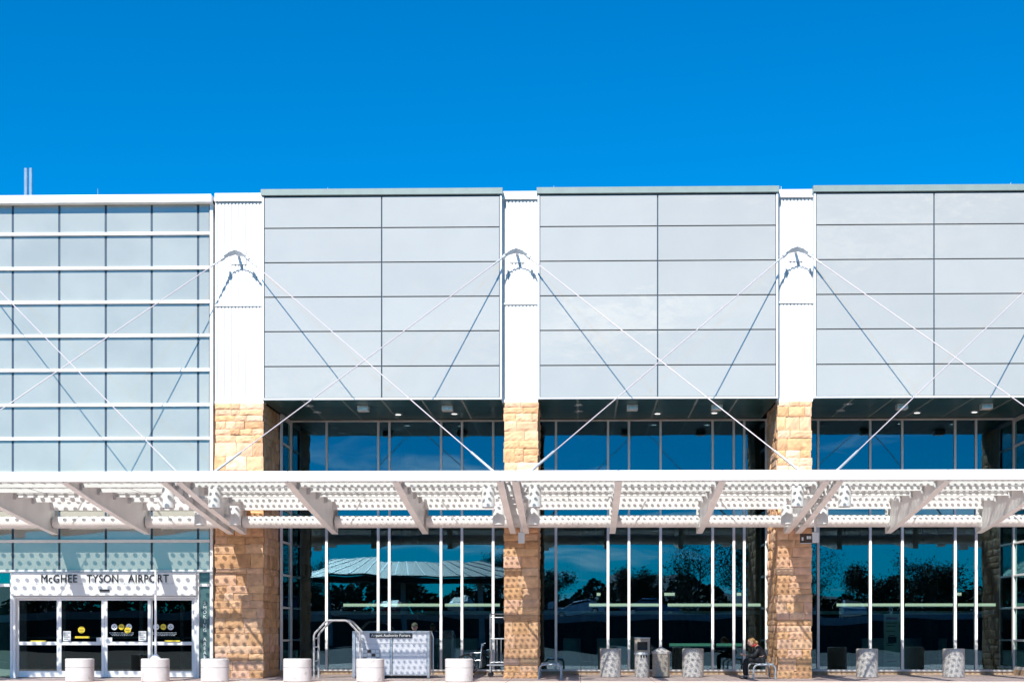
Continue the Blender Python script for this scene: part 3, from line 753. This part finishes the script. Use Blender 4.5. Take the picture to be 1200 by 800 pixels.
# ================================================================== PAVEMENT FURNITURE
def drum(loc, label, m=drumw, r=.375, h=.62, group='white concrete drums along the kerb side'):
    o = MB().lathe([(r-.02, 0), (r, .02), (r, h*.60), (r-.012, h*.605), (r-.012, h*.62), (r, h*.625), (r, h-.02), (r-.02, h)], (0,0,0), 40).build('bollard_drum', m, None, True)
    o.location = loc; return tag(o, label, 'bollard', group)
YD = -2.45
for px, lb in ((93.5, 'leftmost white concrete drum, in front of the second sliding door'), (182, 'white concrete drum carrying a thin pole, before the fourth sliding door'), (252, 'white concrete drum at the foot of the left stone pillar'),
               (348.5, 'white concrete drum just right of the left pillar, beside the bent tube rail'), (434, 'white concrete drum in front of the porters desk'), (538, 'white concrete drum in front of the wheelchair')):
    drum((X(px, YD), YD, 0), lb)
pl_ = empty('pole', 'thin white pole with cone foot standing on a white drum before the doors', 'pole', (X(182.3, YD), YD, .62))
MB().tube([(0, 0, .1), (0, 0, Z(668, YD)-.62)], .03, 10).build('shaft', white, pl_, True)
MB().lathe([(.14, 0), (.12, .03), (.035, .13)], (0,0,0), 16).build('foot', white, pl_, True)
YP = 1.3
for px, lb in ((715.5, 'speckled concrete planter drum just left of the hooded bin'), (812, 'speckled concrete planter drum right of the pointed bin'), (1016, 'speckled concrete planter drum left of the banner in the right bay'), (1117.5, 'speckled concrete planter drum nearest the right edge')):
    drum((X(px, YP), YP, 0), lb, aggr, .315, .84, 'speckled concrete drums by the glass')
# hooded litter bin
hb_ = empty('litter_bin', 'cylindrical speckled litter bin with square hood opening and white liner', 'litter bin', (X(752.5, 1.2), 1.2, 0))
MB().lathe([(.21, 0), (.22, .02), (.22, .70), (.20, .72)], (0,0,0), 32).build('body', aggr, hb_, True)
MB().lathe([(.225, .66), (.24, .68), (.235, .73), (.20, .735)], (0,0,0), 24).build('liner', stick, hb_, True)
MB().box(-.22, -.15, -.20, .2, .735, 1.14).box(.15, .22, -.20, .2, .735, 1.14).box(-.15, .15, -.2, .2, 1.04, 1.14).box(-.15, .15, -.2, .2, .735, .80).box(-.15, .15, .12, .2, .80, 1.04).build('hood', aggr2, hb_)
MB().cbox(-.235, .235, -.22, .22, 1.14, 1.17, .01).build('lid', alum, hb_)
MB().box(-.15, .15, .05, .1, .80, 1.04).build('opening', black, hb_)
for k_ in range(3): MB().box(-.06+k_*.075, -.015+k_*.075, -.236, -.226, .585, .655).build('mark', black, hb_)
# octagonal bin
ob = empty('octagonal_bin', 'tan eight sided stone bin with pointed lid', 'litter bin', (X(774.7, 1.0), 1.0, 0))
MB().lathe([(.235, 0), (.235, .03), (.255, .05), (.255, .70)], (0,0,0), 8).build('body', aggr2, ob)
MB().lathe([(.275, .70), (.28, .76), (.02, .90)], (0,0,0), 8).build('lid', aggr, ob)
MB().lathe([(.24, -.0), (.24, .028)], (0,0,0), 8).build('foot', black, ob)
# benches
def bench(loc, label):
    B = empty('bench', label, 'bench', loc, 0, 'short slatted metal benches by the pillars')
    w, l, h = .31, 1.35, .43
    for y_ in (0, l):
        pts = [(-w, y_, 0), (-w, y_, h-.16)] + [(-w+.14-.14*math.cos(a*math.pi/8), y_, h-.16+.14*math.sin(a*math.pi/8)) for a in range(1, 5)]
        pts += [(w-.14+.14*math.sin(a*math.pi/8), y_, h-.16+.14*math.cos(a*math.pi/8)) for a in range(0, 5)] + [(w, y_, 0)]
        MB().tube(pts, .028, 10).build('hoop_leg', steelg, B, True)
    for i in range(6):
        x_ = -w+.09+i*(2*w-.18)/5
        MB().cbox(x_-.034, x_+.034, .03, l-.03, h-.015+.012, h+.018, .005).build('slat', alum, B)
    MB().tube([(-w, .03, .12), (-w, l-.03, .12)], .014, 8).build('stretcher', drumw, B); MB().tube([(w, .03, .12), (w, l-.03, .12)], .014, 8).build('stretcher', drumw, B)
    return B
bench((X(644.5, -.5), -.5, 0), 'empty slatted bench right of the middle stone pillar')
BX, BY = X(896, -.4), -.4
bench((BX, BY, 0), 'slatted bench by the right stone pillar with a person sitting on it')
# bent tube rail
rl = empty('tube_rail', 'pair of bent silver tube arches left of the porters desk', 'rail', (X(395, -.3), -.3, 0))
for (y_, o_) in ((0, 0), (.55, .03)):
    a, b, h = -.66+o_, .66+o_, 1.66
    pts = [(a, y_, 0), (a, y_, 1.22), (a+.03, y_, 1.30), (a+.32, y_, h-.05), (a+.42, y_, h), (b-.42, y_, h), (b-.32, y_, h-.05), (b-.03, y_, 1.30), (b, y_, 1.22), (b, y_, 0)]
    MB().tube(pts, .030, 10).build('arch', drumw, rl, True)
for x_ in (-.655, .70): 
    for z_ in (.5, .9, 1.15): MB().tube([(x_, 0, z_), (x_, .55, z_)], .018, 8).build('crossbar', alum, rl, True)
# porters desk
KX0, KX1, KY = X(413, 0), X(503.5, 0), -.02
kd = empty('porters_desk', 'silver panelled porters desk with name strip and leaflet rack', 'desk', ((KX0+KX1)/2, KY, 0))
w = (KX1-KX0)/2
silver = mat('silver_laminate', (.66, .65, .68), .4, metal=.15, var=.04)
MB().cbox(-w+.02, w-.02, .03, .68, .10, 1.31, .008).build('body', silver, kd)
MB().cbox(-w, w+.0, -.03, .72, 1.315, 1.36, .01).build('counter_top', alum, kd)
MB().box(-w+.06, w-.08, .08, .6, .0, .10).build('plinth', black, kd)
for (a, b) in ((-w, -w+.09), (.0-.02, .04), (w-.07, w)): MB().cbox(a, b, -.02, .03, .08 if a < 0 and a > -1 else .02, 1.315, .006).build('post', alum, kd)
for (a, b, z0_, z1_) in ((-w+.10, -.03, 1.0, 1.30), (.05, w-.08, 1.0, 1.30), (-w+.10, -.03, .12, .98), (.05, w-.08, .12, .98)):
    MB().cbox(a, b, .008, .028, z0_, z1_, .005).build('panel', silver, kd)
MB().cbox(-w+.05, w-.03, -.025, .03, .09, .12, .004).build('rail', alum, kd)
MB().cbox(-w+.03, w-.02, -.03, .03, 1.295, 1.313, .004).build('rail', alum, kd)
p_ = MB().box(-.61, .61, -.032, -.022, 1.165, 1.30).build('name_strip', black, kd)
text('lettering', 'Airport Authority Porters', .118, stick, p_, (0, -.036, 1.232), ext=.003, sx=.90)
fl_ = MB().box(-.80, -.30, -.010, .006, .50, .84).build('leaflet_rack', steelg, kd)
for i in range(4):
    for j in range(3): MB().box(-.79+i*.12, -.69+i*.12, -.024, -.012, .52+j*.11, .60+j*.11).build('leaflet', stick if (i+j) % 3 else brown, fl_)
MB().tube([(w+.07, .3, .1), (w+.07, .3, 1.2), (w+.02, .3, 1.33)], .018, 8).build('side_rail', alum, kd, True)
# wheelchair
wc = empty('wheelchair', 'empty black wheelchair parked beside the luggage trolley', 'wheelchair', (X(553, 1.2), 1.2, 0))
for s in (-1, 1):
    y_ = s*.27
    wh = MB().tube([(.12+.29*math.cos(a*math.pi/10), y_*1.12, .30+.29*math.sin(a*math.pi/10)) for a in range(21)], .018, 6, False).build('wheel', black, wc, True)
    m = MB()
    for a in range(8): m.tube([(.12, y_*1.12, .30), (.12+.28*math.cos(a*math.pi/4), y_*1.12, .30+.28*math.sin(a*math.pi/4))], .004, 4)
    m.build('spokes', alum, wh)
    MB().tube([(.25, y_, .28), (.27, y_, .52), (.31, y_, .98), (.38, y_, 1.0)], .014, 8).build('back_post', alum, wc, True)
    MB().tube([(.27, y_, .50), (-.15, y_, .50), (-.28, y_, .18)], .014, 8).build('side_frame', alum, wc, True)
    MB().tube([(.27, y_, .72), (-.02, y_, .72), (-.05, y_, .5)], .014, 8).build('arm_frame', alum, wc, True)
    MB().lathe([(.07, -.015), (.07, .015)], (0,0,0), 14).build('caster', black, wc).rotation_euler = (R(90), 0, 0)
    wc.children[-1].location = (-.26, y_, .07)
    MB().box(-.38, -.26, y_-.06, y_+.06, .13, .15).build('footplate', alum, wc)
MB().tube([(.2, -.27, .2), (-.05, .27, .5)], .012, 6).tube([(.2, .27, .2), (-.05, -.27, .5)], .012, 6).build('cross_brace', alum, wc)
MB().cbox(-.14, .27, -.25, .25, .48, .51, .01).build('seat', black, wc)
MB().prism([(.26, .52), (.31, .92), (.33, .92), (.28, .52)], -.25, .25, 'y').build('backrest', trous, wc)
# luggage trolley
lt = empty('luggage_trolley', 'tall silver framed luggage trolley behind the middle stone pillar', 'trolley', (X(587, 1.5), 1.5, 0))
MB().cbox(-.40, .40, -.3, .3, .33, .37, .01).build('deck', steelg, lt)
for sx_ in (-.30, .30):
    for sy_ in (-.25, .25):
        MB().tube([(sx_, sy_, .37), (sx_, sy_, 1.86)], .02, 8).build('post', steelg, lt, True)
        o = MB().lathe([(.075, -.02), (.075, .02)], (0,0,0), 14).build('wheel', black, lt); o.rotation_euler = (R(90), 0, 0); o.location = (sx_, sy_, .08)
        MB().box(sx_-.02, sx_+.02, sy_-.03, sy_+.03, .14, .33).build('wheel_fork', steelg, lt)
for z_ in (.43, 1.13, 1.76, 1.86):
    MB().tube([(-.30, -.25, z_), (.30, -.25, z_), (.30, .25, z_), (-.30, .25, z_), (-.30, -.25, z_)], .016, 8).build('rail', steelg, lt)
for x_ in (-.17, -.1, .02, .16): MB().tube([(x_, -.25, .43), (x_, -.25, 1.13)], .012, 6).build('bar', steelg, lt)

# ================================================================== PEOPLE
def skinned(name, chain, m, parent, sub=2, root=0):
    """chain = list of (point, radius, previous index or None)"""
    me = bpy.data.meshes.new(name)
    me.from_pydata([c[0] for c in chain], [(c[2], i) for i, c in enumerate(chain) if c[2] is not None], [])
    me.materials.append(m)
    o = bpy.data.objects.new(name, me); C.objects.link(o)
    if parent: o.parent = parent
    md = o.modifiers.new('skin', 'SKIN'); md.use_smooth_shade = True
    sv = me.skin_vertices[0].data if me.skin_vertices else None
    if sv is None:
        bm = bmesh.new(); bm.from_mesh(me); bm.verts.layers.skin.verify(); bm.to_mesh(me); bm.free(); sv = me.skin_vertices[0].data
    for i, c in enumerate(chain):
        r = c[1]; sv[i].radius = r if isinstance(r, tuple) else (r, r); sv[i].use_root = (i == root)
    sb = o.modifiers.new('sub', 'SUBSURF'); sb.levels = sub; sb.render_levels = sub
    return o
def ellip(name, c, r, m, parent, seg=16, cut=None, rot=None):
    bm = bmesh.new(); bmesh.ops.create_uvsphere(bm, u_segments=seg, v_segments=seg//2+2, radius=1)
    if cut: bmesh.ops.delete(bm, geom=[v for v in bm.verts if cut(v.co)], context='VERTS')
    M = Matrix.Translation(c) @ (rot or Matrix()) @ Matrix.Diagonal((*r, 1))
    return MB().bm(bm, M).build(name, m, parent, True)
def hand(pr, w, d, curl, parent_chain):
    pass
# seated person: bench local frame, faces -x
P = empty('person', 'seated person in dark jacket leaning forward over a phone on the bench', 'person', (X(893, -.05), -.05, 0))
hip = (0.02, 0, .56)
ch = [(hip, .13, None), ((-.03, 0, .70), .12, 0), ((-.10, 0, .84), .13, 1), ((-.17, 0, .93), .075, 2), ((-.235, 0, .975), .05, 3), ((-.30, 0, 1.0), (.075, .085), 4), ((-.315, 0, 1.07), (.085, .10), 5), ((-.30, 0, 1.13), (.05, .06), 6)]
# legs
for s in (-1, 1):
    n = len(ch)
    ch += [((-.02, s*.10, .54), .095, 0), ((-.25, s*.13, .545), .078, n), ((-.46, s*.15, .53), .062, n+1), ((-.47, s*.15, .30), .05, n+2), ((-.46, s*.15, .10), .04, n+3), ((-.50, s*.15, .05), .04, n+4), ((-.62, s*.15, .035), .032, n+5)]
# arms
for s in (-1, 1):
    n = len(ch)
    ch += [((-.13, s*.17, .87), .062, 2), ((-.20, s*.23, .74), .050, n), ((-.27, s*.22, .64), .042, n+1), ((-.40, s*.12, .66), .034, n+2), ((-.50, s*.06, .69), .026, n+3)]
bodyo = skinned('body', ch, skin, P, 2)
jk = [((.06, 0, .50), .15, None), ((-.02, 0, .70), .15, 0), ((-.09, 0, .84), .155, 1), ((-.15, 0, .915), .09, 2)]
for s in (-1, 1):
    n = len(jk)
    jk += [((-.13, s*.18, .865), .075, 2), ((-.20, s*.24, .74), .062, n), ((-.27, s*.225, .635), .055, n+1), ((-.38, s*.13, .66), .045, n+2), ((-.46, s*.085, .68), .04, n+3)]
skinned('jacket', jk, jacket, P, 2)
tk = [((.03, 0, .53), .135, None)]
for s in (-1, 1):
    n = len(tk)
    tk += [((-.03, s*.10, .53), .11, 0), ((-.25, s*.13, .545), .09, n), ((-.46, s*.15, .525), .075, n+1), ((-.475, s*.15, .30), .065, n+2), ((-.46, s*.15, .08), .06, n+3)]
skinned('trousers', tk, trous, P, 2)
for s in (-1, 1):
    skinned('shoe', [((-.42, s*.15, .045), .045, None), ((-.52, s*.15, .045), .048, 0), ((-.64, s*.15, .035), .036, 1)], black, P, 2)
    # hand: palm with four fingers and a thumb folded round the phone
    b = Vector((-.51, s*.055, .692)); hn = [(tuple(b), .022, None), ((b.x-.045, b.y-s*.008, b.z+.008), (.016, .032), 0)]
    for q in range(4):
        n = len(hn); zz = b.z-.018+q*.014; L = (.03, .038, .04, .034)[q]
        hn += [((b.x-.065, b.y-s*.01, zz+.004), .008, 1), ((b.x-.065-L, b.y-s*.016, zz+.006), .0075, n), ((b.x-.07-L, b.y-s*.036, zz+.008), .006, n+1)]
    n = len(hn); hn += [((b.x-.02, b.y-s*.018, b.z+.034), .010, 0), ((b.x-.055, b.y-s*.034, b.z+.045), .008, n)]
    skinned('hand', hn, skin, P, 1)
hd = Matrix.Rotation(R(-28), 4, 'Y')
ellip('head', (-.305, 0, 1.035), (.098, .078, .118), skin, P, 20, rot=hd)
ellip('hair', (-.285, 0, 1.055), (.108, .089, .118), hairm, P, 20, cut=lambda v: v.x < -.35 and v.z < .35, rot=hd)
ellip('ponytail', (-.165, 0, 1.03), (.05, .035, .06), hairm, P, 12)
skinned('nose', [((-.39, 0, 1.015), .012, None), ((-.412, 0, .995), .014, 0)], skin, P, 1)
for s in (-1, 1):
    ellip('eye', (-.385, s*.032, 1.035), (.010, .014, .009), black, P, 8)
    ellip('ear', (-.285, s*.080, 1.03), (.02, .012, .03), skin, P, 8)
ellip('mouth', (-.382, 0, .965), (.01, .024, .007), redp, P, 8)
MB().tube([(-.215+.062*math.cos(a*math.pi/6), .070*math.sin(a*math.pi/6), .955+.03*math.cos(a*math.pi/6)) for a in range(13)], .024, 8, False).build('scarf', redcl, P, True)
ph = MB().cbox(-.005, .005, -.036, .036, -.07, .07, .003).build('phone', black, None); ph.location = (X(893, -.05)-.585, -.05, .72); ph.rotation_euler = (0, R(-38), 0)
tag(ph, 'small dark phone held in the seated person\'s hands', 'phone')
MB().box(-.0062, -.0052, -.032, .032, -.062, .062).build('screen', steelg, ph)
# porter behind the desk
Q = empty('person', 'person in olive cap and blue shirt standing behind the porters desk', 'person', (X(486, 1.2), 1.2, 0))
hz_ = Z(729.5, 1.2); k = hz_/1.72
def sc(ch_): return [((a[0]*k, a[1]*k, a[2]*k), (r*k if not isinstance(r, tuple) else (r[0]*k, r[1]*k)), p) for a, r, p in ch_]
def standing(grow, arms=True, legs=True):
    c = [((0, 0, .95), .13+grow, None), ((0, 0, 1.12), .12+grow, 0), ((0, 0, 1.32), .14+grow, 1), ((0, -.01, 1.44), .07+grow, 2)]
    if not grow: c += [((0, -.01, 1.50), .052, 3), ((0, -.03, 1.58), (.075, .085), 4), ((0, -.02, 1.66), .08, 5)]
    if legs:
        for s in (-1, 1):
            n = len(c); c += [((s*.10, 0, .88), .09+grow, 0), ((s*.11, -.02, .50), .065+grow, n), ((s*.11, 0, .12), .042+grow, n+1)]
            if not grow: c += [((s*.11, -.06, .04), .04, n+2), ((s*.12, -.16, .03), .03, n+3)]
    if arms:
        for s in (-1, 1):
            n = len(c); c += [((s*.18, 0, 1.38), .06+grow, 2), ((s*.25, .02, 1.12), .047+grow, n)]
            if not grow: c += [((s*.22, -.18, .98), .036, n+1), ((s*.2, -.26, .96), .028, n+2)]
    return c
skinned('body', sc(standing(0)), skin, Q); skinned('shirt', sc(standing(.018, legs=False)), bluecl, Q)
tr_ = [((0, 0, .95), .145, None)]
for s in (-1, 1):
    n = len(tr_); tr_ += [((s*.10, 0, .88), .105, 0), ((s*.11, -.02, .50), .08, n), ((s*.11, 0, .08), .065, n+1)]
skinned('trousers', sc(tr_), trous, Q)
ellip('head', (0, -.035*k, 1.59*k), (.078, .096, .12), skin, Q, 18)
cp = ellip('cap', (0, -.02, 1.645*k), (.092, .11, .085), capcl, Q, 18, cut=lambda v: v.z < -.15)
MB().prism([(-.07, -.10), (-.05, -.2), (.05, -.2), (.07, -.10)], 1.625*k, 1.635*k, 'z').build('peak', capcl, cp)
skinned('nose', [((0, -.125, 1.575*k), .010, None), ((0, -.14, 1.558*k), .012, 0)], skin, Q, 1)
for s in (-1, 1):
    ellip('eye', (s*.03, -.125, 1.59*k), (.012, .008, .008), black, Q, 8); ellip('ear', (s*.08, -.03, 1.58*k), (.012, .02, .03), skin, Q, 8)
    hn = [((s*.2*k, -.27*k, .96*k), .022, None), ((s*.19*k, -.31*k, .955*k), (.032, .015), 0)]
    for q in range(4):
        n = len(hn); hn += [((s*.19*k+(q-1.5)*.017, -.335*k, .95*k), .008, 1), ((s*.19*k+(q-1.5)*.018, -.37*k, .935*k), .007, n)]
    n = len(hn); hn += [((s*.19*k-s*.035, -.30*k, .955*k), .009, 0), ((s*.19*k-s*.05, -.33*k, .945*k), .008, n)]
    skinned('hand', hn, skin, Q, 1)
ellip('mouth', (0, -.125, 1.535*k), (.022, .008, .006), redp, Q, 8)

# ================================================================== ACROSS THE ROAD (seen mirrored in the glass)
tz = 2.5
MB().box(-70, 90, -130, -62, -.3, tz).build('parking_terrace', mat('dark_retaining_wall', (.035, .035, .035), .9, var=.3), kind='structure')
MB().cbox(-70, 90, -62.2, -61.9, tz-.3, tz+.25, .02).build('parapet', drumw, kind='structure')
pv = empty('covered_walkway', 'pale standing seam roof pavilion across the road mirrored in the dark glass', 'pavilion', (-13.4, -60, 0))
roof = MB()
prof = [(-8, 6.0), (-6, 5.55), (-3, 5.2), (0, 5.6), (3, 6.35), (5, 6.8)]
m = MB()
W_ = 7.2
MB().add([(-W_-1.5, 2.5, 5.35), (W_+3, 2.5, 5.35), (W_-1.5, -2.5, 6.75), (-W_+1.5, -2.5, 6.75), (-W_-1.5, 2.5, 5.22), (W_+3, 2.5, 5.22), (W_-1.5, -2.5, 6.62), (-W_+1.5, -2.5, 6.62)],
         [(0,1,2,3), (4,7,6,5), (0,4,5,1), (1,5,6,2), (2,6,7,3), (3,7,4,0)]).build('roof', mat('pale_metal_roof', (.065, .07, .065), .4, metal=.2), pv)
for i in range(17):
    f = i/16; a = Vector((-W_-1.5+f*(2*W_+4.5), 2.5, 5.36)); b = Vector((-W_+1.5+f*(2*W_-3), -2.5, 6.76)); MB().tube([a, b], .05, 4).build('seam', steelg, pv)
for x_ in (-6, 0, 6): MB().box(x_-.2, x_+.2, -.2, .2, 0, 5.9).build('column', kerbm, pv)
MB().box(-W_, W_+1, -1.8, 1.8, 4.9, 5.2).build('fascia', dark, pv)
# cars
def car(loc, rz, m, label):
    K = empty('parked_car', label, 'car', loc, rz, 'cars on the terrace across the road')
    prof = [(-2.2, .35), (-2.25, .7), (-2.1, .9), (-1.2, .98), (-.55, 1.40), (.7, 1.42), (1.45, 1.0), (2.1, .88), (2.25, .6), (2.2, .33)]
    bm = bmesh.new(); n = len(prof); L_ = []
    for (yy, s1) in ((-.86, 1), (-.80, 0), (.80, 0), (.86, 1)): pass
    rows = []
    for yy in (-.88, -.62, .62, .88):
        rows.append([bm.verts.new((p, yy*(1 if z < 1.05 else .82), z if abs(yy) < .7 or z < .95 else z-.04)) for p, z in prof])
    for r_ in range(3):
        for i in range(n-1): bm.faces.new((rows[r_][i], rows[r_][i+1], rows[r_+1][i+1], rows[r_+1][i]))
        bm.faces.new((rows[r_][-1], rows[r_][0], rows[r_+1][0], rows[r_+1][-1]))
    bm.faces.new(rows[0][::-1]); bm.faces.new(rows[3])
    MB().bm(bm).build('body', m, K, True)
    for s in (-1, 1):
        MB().prism([(-1.05, 1.0), (-.5, 1.33), (.62, 1.35), (1.2, 1.02)], s*.76, s*.80, 'y').build('side_window', black, K)
        for x_ in (-1.4, 1.4):
            ty = MB().lathe([(.32, -.1), (.34, -.06), (.34, .06), (.32, .1)], (0,0,0), 20).build('tyre', black, K, True); ty.rotation_euler = (R(90), 0, 0); ty.location = (x_, s*.80, .34)
            MB().lathe([(.2, -.115), (.2, .115)], (0,0,0), 12).build('rim', alum, ty)
        MB().cbox(2.14, 2.27, s*.5-.16, s*.5+.16, .62, .76, .01).build('headlight', alum, K); MB().cbox(-2.27, -2.16, s*.55-.14, s*.55+.14, .7, .84, .01).build('tail_light', redp, K)
    MB().prism([(-1.17, 1.0), (-.58, 1.385), (-.60, 1.40), (-1.22, 1.0)], -.62, .62, 'y').build('rear_window', black, K)
    MB().prism([(1.42, 1.02), (.74, 1.41), (.77, 1.43), (1.47, 1.02)], -.62, .62, 'y').build('windscreen', black, K)
    return K
carp = [mat('car_red', (.45, .02, .03), .25, coat=.8), mat('car_silver', (.5, .52, .55), .3, metal=.6, coat=.5), mat('car_blue', (.03, .08, .2), .25, coat=.8), mat('car_white', (.75, .75, .75), .3, coat=.6)]
for i, (x_, y_, c, lb) in enumerate([(-15, -66, 0, 'red car parked across the road behind the pale pavilion'), (-9.5, -66, 3, 'white car parked across the road beside the red one'), (0, -65, 1, 'silver car parked across the road opposite the middle bay'), (5.5, -65.5, 2, 'dark blue car parked across the road opposite the middle bay'), (16, -65, 2, 'dark blue car parked across the road opposite the right bay'), (21.5, -65, 1, 'silver car parked across the road opposite the right bay')]):
    car((x_, y_, tz), R(random.choice([85, 95, 0, 5])), carp[c], lb)
# trees
def tree(loc, h, r, seed, label, bare):
    rnd = random.Random(seed); K = empty('tree', label, 'tree', loc, 0, 'trees across the road')
    m = MB(); m.tube([(0, 0, 0), (.05, 0, h*.3), (0, .1, h*.6), (.1, 0, h*.92)], [.28, .2, .12, .03], 8)
    tips = []
    for i in range(16):
        z = h*rnd.uniform(.25, .8); a = rnd.uniform(0, 6.28); l = r*rnd.uniform(.6, 1.0)
        p = Vector((0, 0, z)); q = Vector((l*.5*math.cos(a), l*.5*math.sin(a), z+l*.35)); e = Vector((l*math.cos(a+.3), l*math.sin(a+.3), z+l*.55))
        m.tube([p, q, e], [.07, .045, .015], 5); tips += [q, e, (q+e)/2]
        for j in range(4):
            t_ = q.lerp(e, rnd.random()); u = t_+Vector((rnd.uniform(-1, 1), rnd.uniform(-1, 1), rnd.uniform(.2, 1.2)))*r*.3
            m.tube([t_, u], [.025, .008], 4); tips.append(u)
    m.build('trunk', bark, K, True)
    c = MB()
    for t_ in tips:
        for j in range(22 if bare else 75):
            p = t_+Vector((rnd.gauss(0, 1), rnd.gauss(0, 1), rnd.gauss(0, .8)))*r*.16
            s = rnd.uniform(.05, .13); n1 = Vector((rnd.gauss(0,1), rnd.gauss(0,1), rnd.gauss(0,1))).normalized(); n2 = n1.orthogonal()
            c.add([p-n1*s, p+n2*s*.5, p+n1*s, p-n2*s*.5], [(0, 1, 2, 3)])
    c.build('crown', leafm, K)
tl = [(-3, -99, 4.2, 2.2, 0), (6, -104, 4.6, 2.6, 0), (12, -100, 6.8, 3.6, 1), (18, -97, 7.6, 4.0, 0), (24, -99, 7.2, 3.8, 1), (31, -103, 4.6, 3.0, 0), (37, -100, 5.6, 3.2, 0), (45, -98, 5.4, 3.2, 0), (52, -102, 6.4, 3.6, 1), (-20, -104, 4.6, 3, 0), (-30, -102, 5, 3, 0), (-9, -108, 6, 3.6, 0)]
pos = ['short bushy', 'low round', 'tall thin leaved', 'tallest dense', 'loose crowned', 'small rounded', 'middling dense', 'broad low', 'airy tall', 'bushy dark', 'wide dark', 'small dark']
for i, (x_, y_, h_, r_, b_) in enumerate(tl):
    tree((x_, y_, tz), h_, r_, 100+i, '%s tree on the terrace across the road' % pos[i], b_)
# far hedge mass and hills
hg = MB(); rnd = random.Random(5)
for i in range(26000):
    x_ = rnd.uniform(-75, 95); hh = 3.4+1.2*math.sin(x_*.21)+.9*math.sin(x_*.53+1)+.5*math.sin(x_*1.3); zz = tz+rnd.random()**.85*hh; y_ = -112+rnd.uniform(-2.5, 2.5)
    s = rnd.uniform(.14, .40); n1 = Vector((rnd.gauss(0,1), rnd.gauss(0,1), rnd.gauss(0,1))).normalized(); n2 = n1.orthogonal(); p = Vector((x_, y_, zz))
    hg.add([p-n1*s, p+n2*s*.7, p+n1*s, p-n2*s*.7], [(0, 1, 2, 3)])
hg.build('treeline', leafm, kind='stuff')
hl = MB(); n = 80; vs = []; fs = []
for i in range(n+1):
    x_ = -900+i*22.5; h_ = 15+8*math.sin(i*.33)+5*math.sin(i*.9+2)+3*math.sin(i*1.7)
    vs += [(x_, -560, -.3), (x_, -640, max(4, h_)), (x_, -760, -.3)]
for i in range(n): a = i*3; fs += [(a, a+3, a+4, a+1), (a+1, a+4, a+5, a+2)]
hl.add(vs, fs).build('hills', mat('hill_blue', (.05, .10, .13), .9), kind='structure')
